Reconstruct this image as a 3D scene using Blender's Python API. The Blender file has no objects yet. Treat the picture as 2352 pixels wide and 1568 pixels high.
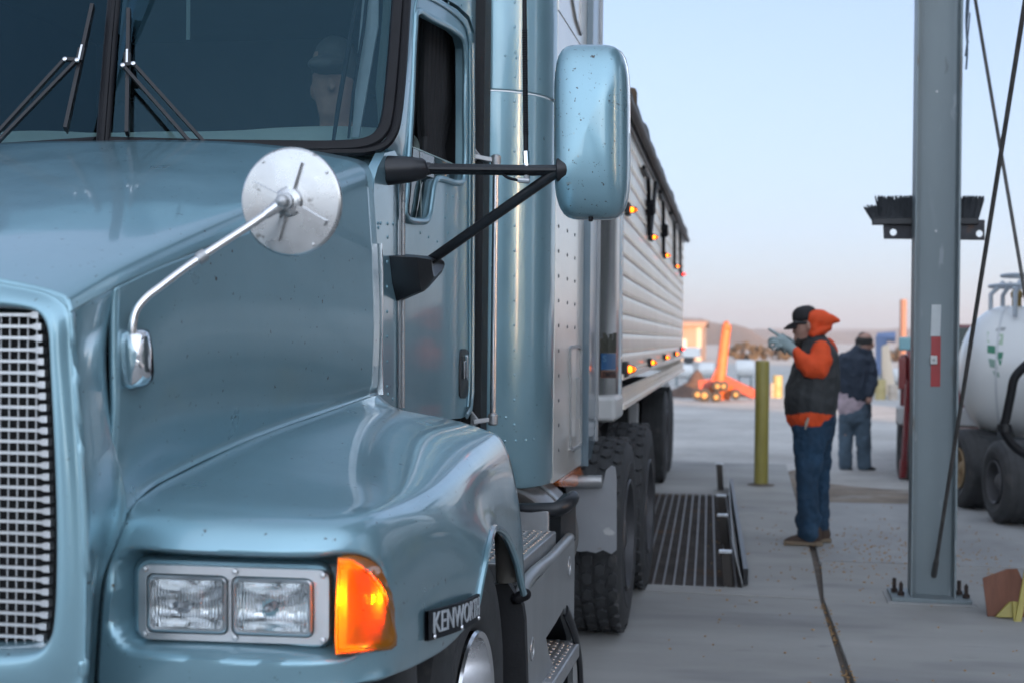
import bpy, bmesh, math, random
import numpy as np
from mathutils import Vector, Matrix
from mathutils.geometry import tessellate_polygon
random.seed(7)
R = math.radians
sc = bpy.context.scene
col = sc.collection

# ------------------------------------------------------------------ camera
CAM = Vector((0, 0, 1.55))
FPX = 3267.0                       # 50 mm lens measured in units of the 2352-wide view of the photo
yaw, pit, rol = R(10.22), R(0.12), R(0.66)
fw = Vector((-math.sin(yaw) * math.cos(pit), math.cos(yaw) * math.cos(pit), -math.sin(pit)))
r0 = Vector((math.cos(yaw), math.sin(yaw), 0))
u0 = r0.cross(fw)
rc = r0 * math.cos(rol) + u0 * math.sin(rol)
uc = u0 * math.cos(rol) - r0 * math.sin(rol)
cd = bpy.data.cameras.new("camera")
cam = bpy.data.objects.new("camera", cd)
col.objects.link(cam)
m = Matrix((rc, uc, -fw)).transposed().to_4x4()
m.translation = CAM
cam.matrix_world = m
cd.sensor_width = 36
cd.lens = 50.0
cd.clip_start, cd.clip_end = 0.1, 9000
cd.dof.use_dof = True
cd.dof.focus_distance = 4.3
cd.dof.aperture_fstop = 3.7
sc.camera = cam

# ------------------------------------------------------------------ world, sun, exposure
SUN_EL, SUN_AZ = R(6.0), R(150)     # azimuth clockwise from +Y (away from the camera) towards +X
world = bpy.data.worlds.new("World")
sc.world = world
world.use_nodes = True
wn = world.node_tree
bg = wn.nodes["Background"]
sky = wn.nodes.new("ShaderNodeTexSky")
sky.sky_type = 'NISHITA'
sky.sun_disc = False
sky.sun_elevation = SUN_EL
sky.sun_rotation = SUN_AZ
sky.altitude = 300
sky.air_density = 0.6
sky.dust_density = 0.6
sky.ozone_density = 2.0
mx = wn.nodes.new("ShaderNodeMix"); mx.data_type = 'RGBA'
mx.inputs[7].default_value = (2.55, 2.75, 3.25, 1)      # thin milky veil over the whole sky
# the veil is brighter on the sun's side of the sky, as after sunrise
tcw = wn.nodes.new("ShaderNodeTexCoord"); dt = wn.nodes.new("ShaderNodeVectorMath"); dt.operation = 'DOT_PRODUCT'
dt.inputs[1].default_value = (math.sin(SUN_AZ), math.cos(SUN_AZ), .15)
mr = wn.nodes.new("ShaderNodeMapRange"); mr.interpolation_type = 'SMOOTHSTEP'
mr.inputs[1].default_value, mr.inputs[2].default_value, mr.inputs[3].default_value, mr.inputs[4].default_value = -.35, 1.0, 1.0, 4.0
vs_ = wn.nodes.new("ShaderNodeVectorMath"); vs_.operation = 'SCALE'; vs_.inputs[0].default_value = (1.80, 2.0, 2.28)
wn.links.new(tcw.outputs["Generated"], dt.inputs[0]); wn.links.new(dt.outputs["Value"], mr.inputs[0]); wn.links.new(mr.outputs[0], vs_.inputs[3]); wn.links.new(vs_.outputs[0], mx.inputs[7])
sx = wn.nodes.new("ShaderNodeSeparateXYZ"); wn.links.new(tcw.outputs["Generated"], sx.inputs[0])
mf = wn.nodes.new("ShaderNodeMapRange"); mf.inputs[1].default_value, mf.inputs[2].default_value, mf.inputs[3].default_value, mf.inputs[4].default_value = .0, .26, .88, .5
wn.links.new(sx.outputs[2], mf.inputs[0]); wn.links.new(mf.outputs[0], mx.inputs[0])     # thicker near the horizon
wn.links.new(sky.outputs[0], mx.inputs[6])
wn.links.new(mx.outputs[2], bg.inputs[0])
bg.inputs[1].default_value = 0.15
sd = bpy.data.lights.new("sun", 'SUN')
sd.energy = 4.2
sd.angle = R(0.5)
sd.color = (1.0, 0.54, 0.26)
sun = bpy.data.objects.new("sun", sd)
col.objects.link(sun)
sdir = Vector((math.sin(SUN_AZ) * math.cos(SUN_EL), math.cos(SUN_AZ) * math.cos(SUN_EL), math.sin(SUN_EL)))
sun.rotation_euler = sdir.to_track_quat('Z', 'Y').to_euler()
sc.view_settings.view_transform = 'Standard'
sc.view_settings.look = 'None'
sc.view_settings.exposure = 1.42
sc.view_settings.gamma = 1
sc.cycles.max_bounces = 8
sc.cycles.transparent_max_bounces = 12
sc.cycles.caustics_reflective = False
sc.cycles.caustics_refractive = False
sc.cycles.sample_clamp_indirect = 25
sc.cycles.use_denoising = True

# ------------------------------------------------------------------ measuring: a view point of the photo turned into a place in the scene
def ray(px, py):
    return fw + rc * ((px - 1176) / FPX) - uc * ((py - 784) / FPX)
def atY(px, py, y):
    d = ray(px, py); return CAM + d * (y / d.y)
def atX(px, py, x):
    d = ray(px, py); return CAM + d * (x / d.x)
def atZ(px, py, z=0.0):
    d = ray(px, py); return CAM + d * ((z - CAM.z) / d.z)
def atP(px, py, p, n):
    d = ray(px, py); return CAM + d * ((p - CAM).dot(n) / d.dot(n))
def A(t):
    return atY(*t)

# ------------------------------------------------------------------ objects
ORG = {}
def tag(o, label=None, cat=None, group=None, kind=None):
    for k, v in (("label", label), ("category", cat), ("group", group), ("kind", kind)):
        if v: o[k] = v
    return o
def thing(name, label, cat, loc=(0, 0, 0), group=None):
    o = bpy.data.objects.new(name, None)
    o.empty_display_size = 0.2
    o.location = loc
    col.objects.link(o)
    ORG[o.name] = Vector(loc)
    return tag(o, label, cat, group)
def copy_tree(o, parent=None):
    c = o.copy(); col.objects.link(c); c.parent = parent
    if o.name in ORG: ORG[c.name] = ORG[o.name].copy()
    for ch in list(o.children): copy_tree(ch, c)
    return c

def spl(P, n):
    """smooth curve through the points, n samples to each span"""
    P = np.array([tuple(p) for p in P], float)
    k = len(P)
    if k == 2:
        return [P[0] + (P[1] - P[0]) * i / n for i in range(n + 1)]
    d = np.maximum(np.linalg.norm(np.diff(P, axis=0), axis=1), 1e-6) ** 0.75
    t = np.concatenate([[0], np.cumsum(d)])
    M = np.zeros_like(P)
    s = np.diff(P, axis=0) / d[:, None]
    for i in range(1, k - 1):
        M[i] = (s[i - 1] * d[i] + s[i] * d[i - 1]) / (d[i - 1] + d[i])
    M[0] = 1.5 * s[0] - 0.5 * M[1]
    M[-1] = 1.5 * s[-1] - 0.5 * M[-2]
    out = []
    for i in range(k - 1):
        for j in range(n):
            u = j / n
            out.append((2*u**3 - 3*u**2 + 1) * P[i] + (u**3 - 2*u**2 + u) * d[i] * M[i] + (-2*u**3 + 3*u**2) * P[i+1] + (u**3 - u**2) * d[i] * M[i+1])
    out.append(P[-1])
    return out
def patch(ctrl, nu, nv):
    D = [spl(r, nv) for r in ctrl]
    cols_ = [spl([D[i][j] for i in range(len(D))], nu) for j in range(len(D[0]))]
    return [[Vector(cols_[j][i]) for j in range(len(cols_))] for i in range(len(cols_[0]))]
def smooth01(a, b, x):
    t = min(1, max(0, (x - a) / (b - a))); return t * t * (3 - 2 * t)
def rbox_sd(x, z, cx, cz, hx, hz, r):
    qx, qz = abs(x - cx) - hx + r, abs(z - cz) - hz + r
    return math.hypot(max(qx, 0), max(qz, 0)) + min(max(qx, qz), 0) - r

class MB:
    def __init__(s): s.v = []; s.f = []
    def add(s, vs, fs):
        o = len(s.v); s.v += [Vector(v) for v in vs]; s.f += [tuple(i + o for i in f) for f in fs]; return s
    def grid(s, rows, closed=False):
        n, k = len(rows), len(rows[0])
        fs = []
        for i in range(n - 1):
            for j in range(k - (0 if closed else 1)):
                a, b = j, (j + 1) % k
                fs.append((i*k + a, i*k + b, (i+1)*k + b, (i+1)*k + a))
        return s.add([p for r in rows for p in r], fs)
    def box(s, c, size, rot=None):
        c = Vector(c); h = Vector(size) / 2
        vs = []
        for x in (-1, 1):
            for y in (-1, 1):
                for z in (-1, 1):
                    p = Vector((x*h.x, y*h.y, z*h.z))
                    if rot is not None: p = rot @ p
                    vs.append(c + p)
        return s.add(vs, [(0,1,3,2),(4,6,7,5),(0,4,5,1),(2,3,7,6),(0,2,6,4),(1,5,7,3)])
    def span(s, lo, hi):
        lo, hi = Vector(lo), Vector(hi)
        return s.box((lo + hi) / 2, hi - lo)
    def bar(s, a, b, w, h, up=(0, 0, 1)):
        a, b = Vector(a), Vector(b); d = (b - a).normalized(); up = Vector(up)
        x = d.cross(up)
        if x.length < 1e-4: x = d.cross(Vector((1, 0, 0)))
        x.normalize(); u = x.cross(d)
        vs = [p + x*sx*w/2 + u*su*h/2 for p in (a, b) for sx, su in ((-1,-1),(1,-1),(1,1),(-1,1))]
        return s.add(vs, [(3,2,1,0),(4,5,6,7),(0,1,5,4),(1,2,6,5),(2,3,7,6),(3,0,4,7)])
    def tube(s, path, rad, n=12, side=None, cap=True, dome=False):
        """rad: one number, a list of numbers or a list of (a, b) half-axes"""
        P = [Vector(p) for p in path]; k = len(P)
        if not isinstance(rad, (list, tuple)): rad = [rad] * k
        rad = [(r, r) if not isinstance(r, (list, tuple)) else r for r in rad]
        if dome:
            d0, d1 = (P[0]-P[1]).normalized(), (P[-1]-P[-2]).normalized()
            pre, post = [], []
            for f in (0.97, 0.8, 0.45):
                g = math.sqrt(1 - f*f)
                pre.append((P[0] + d0*f*min(rad[0]), (rad[0][0]*g, rad[0][1]*g)))
                post.append((P[-1] + d1*f*min(rad[-1]), (rad[-1][0]*g, rad[-1][1]*g)))
            post.reverse()
            P = [p for p, _ in pre] + P + [p for p, _ in post]
            rad = [r for _, r in pre] + rad + [r for _, r in post]
            k = len(P)
        rows = []; last = None
        for i in range(k):
            t = (P[min(i+1, k-1)] - P[max(i-1, 0)]).normalized()
            ref = Vector(side) if side is not None else (last if last is not None else (Vector((0,0,1)) if abs(t.z) < .9 else Vector((1,0,0))))
            x = ref - t * ref.dot(t)
            if x.length < 1e-5: x = t.orthogonal()
            x.normalize(); y = t.cross(x); last = x
            a, b = rad[i]
            rows.append([P[i] + x*math.cos(2*math.pi*j/n)*a + y*math.sin(2*math.pi*j/n)*b for j in range(n)])
        s.grid(rows, closed=True)
        if cap:
            o = len(s.v) - k*n
            s.f.append(tuple(o + j for j in reversed(range(n))))
            s.f.append(tuple(o + (k-1)*n + j for j in range(n)))
        return s
    def lathe(s, c, axis, prof, n=32, x0=None):
        """prof: (distance along the axis, radius)"""
        c = Vector(c); ax = Vector(axis).normalized()
        x = (Vector(x0) if x0 else ax.orthogonal()); x = (x - ax*x.dot(ax)).normalized(); y = ax.cross(x)
        return s.grid([[c + ax*h + (x*math.cos(2*math.pi*j/n) + y*math.sin(2*math.pi*j/n))*r for j in range(n)] for h, r in prof], closed=True)
    def poly(s, pts, th=None, holes=()):
        """flat or near-flat outline (with holes) given as 3D points; th = thickness vector"""
        loops = [[Vector(p) for p in pts]] + [[Vector(p) for p in h] for h in holes]
        allp = [p for l in loops for p in l]
        nrm = Vector((0,0,0)); L = loops[0]
        for i in range(len(L)): nrm += L[i].cross(L[(i+1) % len(L)])
        nrm.normalize(); x = nrm.orthogonal().normalized(); y = nrm.cross(x)
        tri = tessellate_polygon([[Vector((p.dot(x), p.dot(y), 0)) for p in l] for l in loops])
        if th is None: return s.add(allp, tri)
        th = Vector(th); n = len(allp)
        fs = [tuple(t) for t in tri] + [tuple(i + n for i in reversed(t)) for t in tri]
        o = 0
        for l in loops:
            k = len(l)
            for i in range(k):
                a, b = o + i, o + (i+1) % k
                fs.append((b, a, a + n, b + n))
            o += k
        return s.add(allp + [p + th for p in allp], fs)
    def ball(s, c, r, n=10):
        c = Vector(c); r = Vector((r, r, r)) if not isinstance(r, (tuple, Vector)) else Vector(r)
        rows = []
        for i in range(n // 2 + 1):
            a = math.pi * i / (n // 2)
            rows.append([c + Vector((r.x*math.sin(a)*math.cos(2*math.pi*j/n), r.y*math.sin(a)*math.sin(2*math.pi*j/n), r.z*math.cos(a))) for j in range(n)])
        return s.grid(rows, closed=True)
    def mirror(s, xc):
        n = len(s.v)
        s.v += [Vector((2*xc - v.x, v.y, v.z)) for v in s.v]
        s.f += [tuple(i + n for i in reversed(f)) for f in s.f]
        return s
    def pair(s, name, mat, parent, xc, **kw):
        o = s.build(name, mat, parent, **kw)
        q = MB(); q.v = [Vector((2*xc - v.x, v.y, v.z)) for v in s.v]; q.f = [tuple(reversed(f)) for f in s.f]
        q.build(name, mat, parent, **kw); return o
    def build(s, name, mat, parent=None, ang=38, bevel=0, solid=0, weld=0, sub=0, remesh=0, relax=0, loc=None, seg=2):
        L = ORG.get(parent.name, Vector()) if parent is not None else (Vector(loc) if loc is not None else Vector())
        me = bpy.data.meshes.new(name)
        me.from_pydata([tuple(v - L) for v in s.v], [], s.f)
        bm = bmesh.new(); bm.from_mesh(me)
        if weld: bmesh.ops.remove_doubles(bm, verts=bm.verts, dist=weld)
        bmesh.ops.dissolve_degenerate(bm, edges=bm.edges, dist=1e-6)
        bmesh.ops.recalc_face_normals(bm, faces=bm.faces)
        bm.to_mesh(me); bm.free()
        me.validate()
        for p in me.polygons: p.use_smooth = True
        if not remesh: me.set_sharp_from_angle(angle=R(ang))
        me.materials.append(mat)
        o = bpy.data.objects.new(name, me); col.objects.link(o)
        if parent is not None:
            o.parent = parent; ORG[o.name] = L
        elif loc is not None:
            o.location = loc; ORG[o.name] = L
        else: ORG[o.name] = Vector()
        if remesh:
            q = o.modifiers.new("remesh", 'REMESH'); q.mode = 'VOXEL'; q.voxel_size = remesh; q.use_smooth_shade = True
            q = o.modifiers.new("relax", 'SMOOTH'); q.factor = .5; q.iterations = relax or 4
        if solid:
            q = o.modifiers.new("solid", 'SOLIDIFY'); q.thickness = solid; q.offset = -1
        if bevel:
            q = o.modifiers.new("bevel", 'BEVEL'); q.width = bevel; q.segments = seg; q.limit_method = 'ANGLE'; q.angle_limit = R(35); q.harden_normals = True
        if sub:
            q = o.modifiers.new("sub", 'SUBSURF'); q.levels = sub; q.render_levels = sub
        return o

# ------------------------------------------------------------------ materials
def mat(name, c, rough=.5, metal=0, coat=0, var=0, vs=3.0, bump=0, bs=60.0, spots=None, spec=.5, rv=0, emit=None, es=0, stretch=None, coat_r=.06):
    """principled material; var/vs colour mottling, bump/bs fine relief, spots = (colour, scale, amount 0-1), rv roughness mottling"""
    M = bpy.data.materials.new(name); M.use_nodes = True
    nt = M.node_tree; N = nt.nodes; b = N["Principled BSDF"]
    b.inputs["Base Color"].default_value = (*c, 1)
    b.inputs["Roughness"].default_value = rough
    b.inputs["Metallic"].default_value = metal
    b.inputs["Coat Weight"].default_value = coat
    b.inputs["Coat Roughness"].default_value = coat_r
    b.inputs["Specular IOR Level"].default_value = spec
    if emit: b.inputs["Emission Color"].default_value = (*emit, 1); b.inputs["Emission Strength"].default_value = es
    tc = N.new("ShaderNodeTexCoord"); src = tc.outputs["Object"]
    if stretch:
        mp = N.new("ShaderNodeMapping"); mp.inputs["Scale"].default_value = stretch
        nt.links.new(src, mp.inputs[0]); src = mp.outputs[0]
    def noise(scale, det=4, ro=.55):
        n = N.new("ShaderNodeTexNoise"); n.inputs["Scale"].default_value = scale; n.inputs["Detail"].default_value = det; n.inputs["Roughness"].default_value = ro
        nt.links.new(src, n.inputs["Vector"]); return n.outputs["Fac"]
    def mrange(x, a, bb, lo, hi):
        n = N.new("ShaderNodeMapRange"); n.inputs[1].default_value = a; n.inputs[2].default_value = bb; n.inputs[3].default_value = lo; n.inputs[4].default_value = hi
        nt.links.new(x, n.inputs[0]); return n.outputs[0]
    cur = None
    def mixc(fac, c1, c2, mode='MIX'):
        n = N.new("ShaderNodeMix"); n.data_type = 'RGBA'; n.blend_type = mode
        if isinstance(fac, float): n.inputs[0].default_value = fac
        else: nt.links.new(fac, n.inputs[0])
        for i, cc in ((6, c1), (7, c2)):
            if isinstance(cc, tuple): n.inputs[i].default_value = (*cc, 1)
            else: nt.links.new(cc, n.inputs[i])
        return n.outputs[2]
    if var:
        f = mrange(noise(vs, 6, .62), .3, .7, 0, 1)
        cur = mixc(f, tuple(x * (1 - var) for x in c), tuple(min(1, x * (1 + var)) for x in c))
    for sp in (spots or []):
        f = mrange(noise(sp[1], 3, .6), 1 - sp[2] - (.05 if sp[1] < 6 else 0), 1 - sp[2] + (.10 if sp[1] < 6 else .05), 0, sp[3] if len(sp) > 3 else 1)
        cur = mixc(f, cur if cur is not None else tuple(c), tuple(sp[0]))
    if cur is not None: nt.links.new(cur, b.inputs["Base Color"])
    if rv: nt.links.new(mrange(noise(vs * 1.7, 5), .3, .7, max(0.02, rough - rv), rough + rv), b.inputs["Roughness"])
    if bump:
        bn = N.new("ShaderNodeBump"); bn.inputs["Strength"].default_value = bump; bn.inputs["Distance"].default_value = .01
        nt.links.new(noise(bs, 5, .6), bn.inputs["Height"]); nt.links.new(bn.outputs[0], b.inputs["Normal"])
    return M
def glass_mat(name, tint, rough=0.0, ior=1.5, gl=(1, 1, 1)):
    M = bpy.data.materials.new(name); M.use_nodes = True
    nt = M.node_tree; N = nt.nodes; N.clear()
    o = N.new("ShaderNodeOutputMaterial"); mx = N.new("ShaderNodeMixShader"); t = N.new("ShaderNodeBsdfTransparent"); g = N.new("ShaderNodeBsdfGlossy"); f = N.new("ShaderNodeFresnel")
    t.inputs[0].default_value = (*tint, 1); g.inputs["Roughness"].default_value = rough; g.inputs[0].default_value = (*gl, 1); f.inputs[0].default_value = ior
    nt.links.new(f.outputs[0], mx.inputs[0]); nt.links.new(t.outputs[0], mx.inputs[1]); nt.links.new(g.outputs[0], mx.inputs[2]); nt.links.new(mx.outputs[0], o.inputs[0])
    return M
def emit_mat(name, c, s):
    M = bpy.data.materials.new(name); M.use_nodes = True
    nt = M.node_tree; N = nt.nodes; N.clear()
    o = N.new("ShaderNodeOutputMaterial"); e = N.new("ShaderNodeEmission"); e.inputs[0].default_value = (*c, 1); e.inputs[1].default_value = s
    nt.links.new(e.outputs[0], o.inputs[0]); return M

BUG = (.05, .045, .035)
paint = mat("blue_metallic_paint", (.25, .425, .495), .33, .55, .85, .05, 2.2, .012, 260, [(BUG, 55, .30), ((.34, .33, .28), 8, .30, .22)], rv=.05)
paint_dusty = mat("blue_paint_with_bug_marks", (.25, .425, .495), .33, .55, .85, .05, 3, .012, 260, [(BUG, 60, .315), ((.05, .055, .05), 26, .285)], rv=.06)
alu = mat("polished_aluminium", (.74, .74, .75), .2, 1, 0, .06, 5, .02, 90, rv=.08)
alu_pale = mat("brushed_aluminium", (.62, .63, .64), .38, 1, 0, .07, 6, .05, 200, rv=.08)
alu_dull = mat("dull_aluminium", (.46, .465, .47), .46, .85, 0, .14, 4, .06, 120, [((.17, .16, .15), 9, .32, .6)])
chrome = mat("chrome", (.82, .83, .85), .07, 1, 0, .03, 8)
chrome_worn = mat("worn_mirror_back", (.56, .56, .56), .26, 1, 0, .05, 9, .02, 60, [((.2, .19, .18), 20, .37, .8), ((.3, .29, .28), 60, .32, .6)], rv=.07)
paint_bugs = mat("mirror_paint_with_splats", (.25, .425, .495), .33, .55, .85, .05, 3, .012, 260, [(BUG, 90, .345), ((.06, .06, .055), 42, .32), ((.30, .31, .28), 24, .30, .6)], rv=.06)
paint_panel = mat("blue_door_skin_paint", (.25, .425, .495), .40, .55, .45, .05, 2.2, .35, 2.6, [(BUG, 55, .22), ((.34, .33, .28), 8, .27, .22)], rv=.05)
black_rubber = mat("black_rubber", (.008, .008, .010), .42, 0, 0, .2, 20, .05, 120, spec=.22)
black_plastic = mat("black_plastic", (.010, .011, .014), .36, 0, 0, .15, 9, .05, 180, [((.16, .17, .17), 60, .24)])
black_metal = mat("black_painted_steel", (.010, .010, .012), .4, 0, .0, .2, 9, .04, 160)
dark_inside = mat("dark_cavity", (.008, .008, .009), .8)
tyre_m = mat("tyre_rubber", (.042, .043, .045), .7, 0, 0, .25, 14, .12, 90, [((.12, .11, .1), 6, .36, .35)])
dirty_black = mat("muddy_black_plastic", (.014, .014, .016), .55, 0, 0, .2, 12, .1, 60, [((.2, .2, .19), 34, .27, .7)])
steel_grey = mat("weathered_grey_steel", (.25, .26, .27), .5, .4, 0, .12, 3, .05, 60, [((.16, .10, .06), 5, .27, .6)])
glass_ws = glass_mat("windscreen_glass", (.55, .64, .64), 0, 1.52, (.32, .66, .88))
glass_side = glass_mat("door_glass", (.42, .55, .52), 0, 1.5)
glass_lens = glass_mat("headlamp_glass", (.93, .95, .95), .02, 1.5)
# ------------------------------------------------------------------ the setting: gravel yard, concrete pads, far hills
gravel_m = mat("gravel", (.45, .435, .41), .9, 0, 0, .2, .4, .7, 22, [((.27, .245, .22), .45, .40, .55), ((.52, .51, .50), 1.3, .36, .5), ((.2, .19, .18), 11, .36, .6), ((.24, .23, .215), 3.2, .38, .6), ((.60, .58, .55), 6.5, .36, .5)])
conc_m = mat("concrete", (.33, .322, .305), .78, 0, 0, .2, .8, .3, 45, [((.19, .19, .19), .9, .40, .75), ((.36, .36, .36), 2.3, .36, .4), ((.13, .13, .13), 4.5, .30, .6), ((.40, .40, .39), 9, .30, .35), ((.22, .14, .08), 24, .235, .8)], rv=.08, stretch=(.55, 1.3, 1))
conc2_m = mat("older_concrete", (.33, .33, .325), .8, 0, 0, .2, 1.1, .3, 40, [((.24, .23, .22), 1.2, .40, .7), ((.45, .44, .42), 3.1, .34, .5), ((.33, .24, .16), 17, .27, .6)], rv=.08, stretch=(1, .6, 1))
grout_m = mat("joint_dirt", (.13, .105, .085), .95, 0, 0, .3, 9, .3, 60)
hill_m = mat("dry_hillside", (.19, .135, .10), 1, 0, 0, .25, .004, 0, 1)

def slab(name, pts, mt, z=0.0, th=.16, holes=()):
    o = MB().poly([(p[0], p[1], z) for p in pts], (0, 0, -th), [[(q[0], q[1], z) for q in h] for h in holes]).build(name, mt, ang=30, bevel=.008)
    return tag(o, kind='structure')
def G(px, py, z=0.0):
    p = atZ(px, py, z); return (p.x, p.y)
ground = MB()
gz = -.11
ground.poly([(-6000, -600, gz), (6000, -600, gz), (6000, 8000, gz), (-6000, 8000, gz)])
tag(ground.build("ground", gravel_m), kind='structure')
j1a, j1b, j1c = G(1806, 1065), G(1868, 1282), G(1888, 1374)
j1d = G(1952, 1568)
dj = Vector((j1d[0]-j1c[0], j1d[1]-j1c[1])); k = (j1d[1] + 3.0) / -dj.y
j1e = (j1d[0] + dj.x*k, j1d[1] + dj.y*k)
yF = G(1450, 1352)[1]; yF2 = j1c[1]
gr_ = 0
gr = [G(1440, 1345), G(1705, 1348), G(1676, 1134), G(1440, 1132)]
# dirt showing in the joints under the slabs
tag(MB().poly([(-14, -4, -.03), (14, -4, -.03), (14, G(1900, 1146)[1], -.03), (G(1842, 1150)[0], G(1842, 1150)[1], -.03), (j1a[0]-.05, j1a[1], -.03), (-14, j1a[1], -.03)], (0, 0, -.04), [[(-4.25, gr[0][1]+.0, -.03), (gr[1][0]+.03, gr[1][1]-.03, -.03), (gr[2][0]+.03, gr[2][1]+.03, -.03), (-4.25, gr[3][1]+.1, -.03)]]).build("joint_bed", grout_m), kind='structure')
gap = .026
# drive slab in front of the grate
slab("concrete_drive_slab", [(-14, yF+.10), (-1.5, yF-.03), (j1c[0]-.012, yF2-.05), (j1d[0]-.020, j1d[1]), (j1e[0]-.022, j1e[1]), (-14, -3)], conc_m)
gx0 = -4.2
slab("concrete_pit_slab", [(-14, yF+.165), (-1.5, yF+.035), (j1c[0]-.010, yF2+.012), (j1b[0]-.006, j1b[1]), (j1a[0], j1a[1]), (-14, j1a[1]+.4)], conc_m, 0, .16,
     [[(gx0, gr[0][1]+.05), (gr[1][0], gr[1][1]), (gr[2][0], gr[2][1]), (gx0, gr[3][1]+.05)]])
q1, q2 = G(1878, 1286), G(2352, 1298)
slab("concrete_apron_near", [(q1[0]+.02, q1[1]-.05), (q2[0]+5, q2[1]-.12), (14, q2[1]-.22), (14, -3), (j1e[0]+.024, j1e[1]), (j1d[0]+.022, j1d[1]), (j1c[0]+.010, j1c[1])], conc_m, .004)
p1, p2 = G(1838, 1150), G(2352, 1152)
slab("concrete_apron_far", [(q1[0]+.01, q1[1]+gap*1.5), (p1[0]+.05, p1[1]), (p2[0]+5, p2[1]), (14, p2[1]), (14, q2[1]-.2+.05), (q2[0]+5, q2[1]-.04)], conc2_m, .0)

# bare soil banked against the far edge of the pads
def soil_strip(name, pts, seed):
    rnd = random.Random(seed); rows = []
    for a, b, c in pts:
        rows.append([Vector((a[0], a[1], gz + .002)), Vector((b[0], b[1], gz + .05 + rnd.uniform(-.02, .03))), Vector((c[0], c[1], gz + .002))])
    tag(MB().grid(patch(rows, 4, 4)).build(name, mat("brown_soil_edge", (.23, .185, .145), .95, 0, 0, .35, 2, .6, 18, [((.38, .36, .33), 2.2, .42, .8), ((.13, .10, .08), 1.1, .38, .7)]), ang=180), kind='structure')
e0 = G(1842, 1150); xs = [e0[0] - .1, 1.5, 2.1, 2.8, 3.6, 4.6, 6.0]
soil_strip("soil_bank", [((x, e0[1] - .02), (x + .05, e0[1] + .9 + .3*math.sin(x*5)), (x + .1, e0[1] + 3.0 + .5*math.sin(x*3.1))) for x in xs], 3)
soil_strip("soil_verge", [((G(px, py)[0] - .02, G(px, py)[1]), (G(px, py)[0] + .09, G(px, py)[1] + .02), (G(px, py)[0] + w, G(px, py)[1] + .05)) for px, py, w in ((1806, 1066, .35), (1812, 1095, .30), (1822, 1130, .28), (1838, 1180, .2), (1856, 1240, .10), (1866, 1276, .05))], 4)

# far hills: long eroded ridges
def ridge(name, y, x0, x1, h, n, seed, depth):
    rnd = random.Random(seed); ph = [rnd.uniform(0, 6.28) for _ in range(8)]
    rows = []
    for d in range(9):
        row = []
        t = d / 8
        for i in range(n):
            u = i / (n-1); x = x0 + (x1-x0)*u
            e = sum(math.sin(u*f*6.28 + ph[q]) / f for q, f in enumerate((1.3, 2.7, 5.1, 9.3, 17, 31)))
            hh = h * (0.62 + .26*e) * smooth01(0, .1, u) * smooth01(0, .1, 1-u)
            prof = math.sin(t*math.pi*.5)**1.2 if t <= 1 else 1
            gul = 1 + .10*math.sin(u*160 + 3*t + ph[6]) * math.sin(t*3.14)
            row.append((x, y + depth*t, -1 + hh*prof*gul))
        rows.append(row)
    return tag(MB().grid(rows).build(name, hill_m, ang=180), kind='structure')
hb = []
for j in range(15):
    row = []
    for i in range(61):
        u = i/60; px = 1300 + 560*u; d = 520 + 60*j
        h = (44*math.exp(-((px-1610)/85)**2) + 40*math.exp(-((px-1500)/90)**2) + 26*math.exp(-((px-1705)/48)**2) + 1.2*math.sin(px*.11) + .8*math.sin(px*.31))*520/FPX
        h *= d/520; x = math.tan(math.atan((px-1176)/FPX) - yaw)*d
        row.append((x, d, -1 + (h + 1)*smooth01(0, .42, j/14)*(1 - .6*smooth01(.6, 1, j/14))))
    hb.append(row)
tag(MB().grid(hb).build("hill_mound", hill_m, ang=180), kind='structure')
ridge("hill_near", 1500, -700, 900, 36, 160, 4, 500)
ridge("hill_far", 2600, -3000, 3000, 46, 240, 11, 900)
# ------------------------------------------------------------------ the highway tractor
XC = -1.97
truck = thing("semi_truck", "big blue metallic highway tractor with round hood mirror and lit amber turn signal", "truck", (XC, 4.0, 0))
DX = -1.14                        # plane of the door skin

# ---- hood
def relax(g, n, lock=()):
    for _ in range(n):
        q = [[p.copy() for p in r] for r in g]
        for i in range(1, len(g)-1):
            for j in range(1, len(g[0])-1):
                g[i][j] = q[i][j]*.5 + (q[i-1][j] + q[i+1][j] + q[i][j-1] + q[i][j+1])*.125
    return g
def hx(y): return -1.268 + (y - 2.42) * .0693
def hz(y): return float(np.interp(y, [2.3, 2.42, 2.66, 3.18, 4.05, 4.3], [1.583, 1.619, 1.703, 1.847, 2.065, 2.12]))
def hc(y): return float(np.interp(y, [2.3, 2.42, 3.41, 3.95, 4.3], [1.645, 1.681, 1.975, 2.125, 2.21]))
def htop(y, t):
    x = XC + t * (hx(y) - XC)
    return Vector((x, y, hc(y) - (hc(y) - hz(y)) * abs(t)**3))
yst = [2.42, 2.50, 2.60, 2.85, 3.2, 3.65, 4.03]
def edge2(y):
    return Vector((hx(y) + .012, y, hz(y) - (.03 + .028*(y-2.42))))
rows = []
for i, y in enumerate(yst):
    row = []
    for t in (0, .3, .55, .75, .88, .96):
        yy = y - (.09*(1-t*t) if i == len(yst)-1 else 0)
        row.append(htop(yy, t))
    rr = .018 + .02*(y-2.42)
    row.append(Vector((hx(y) - rr*.25, y, hz(y) - .002)))
    row.append(Vector((hx(y) + .004, y, hz(y) - rr*.55)))
    row.append(edge2(y))
    rows.append(row)
hood = MB()
hood.grid(relax(patch(rows, 7, 6), 14))
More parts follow.
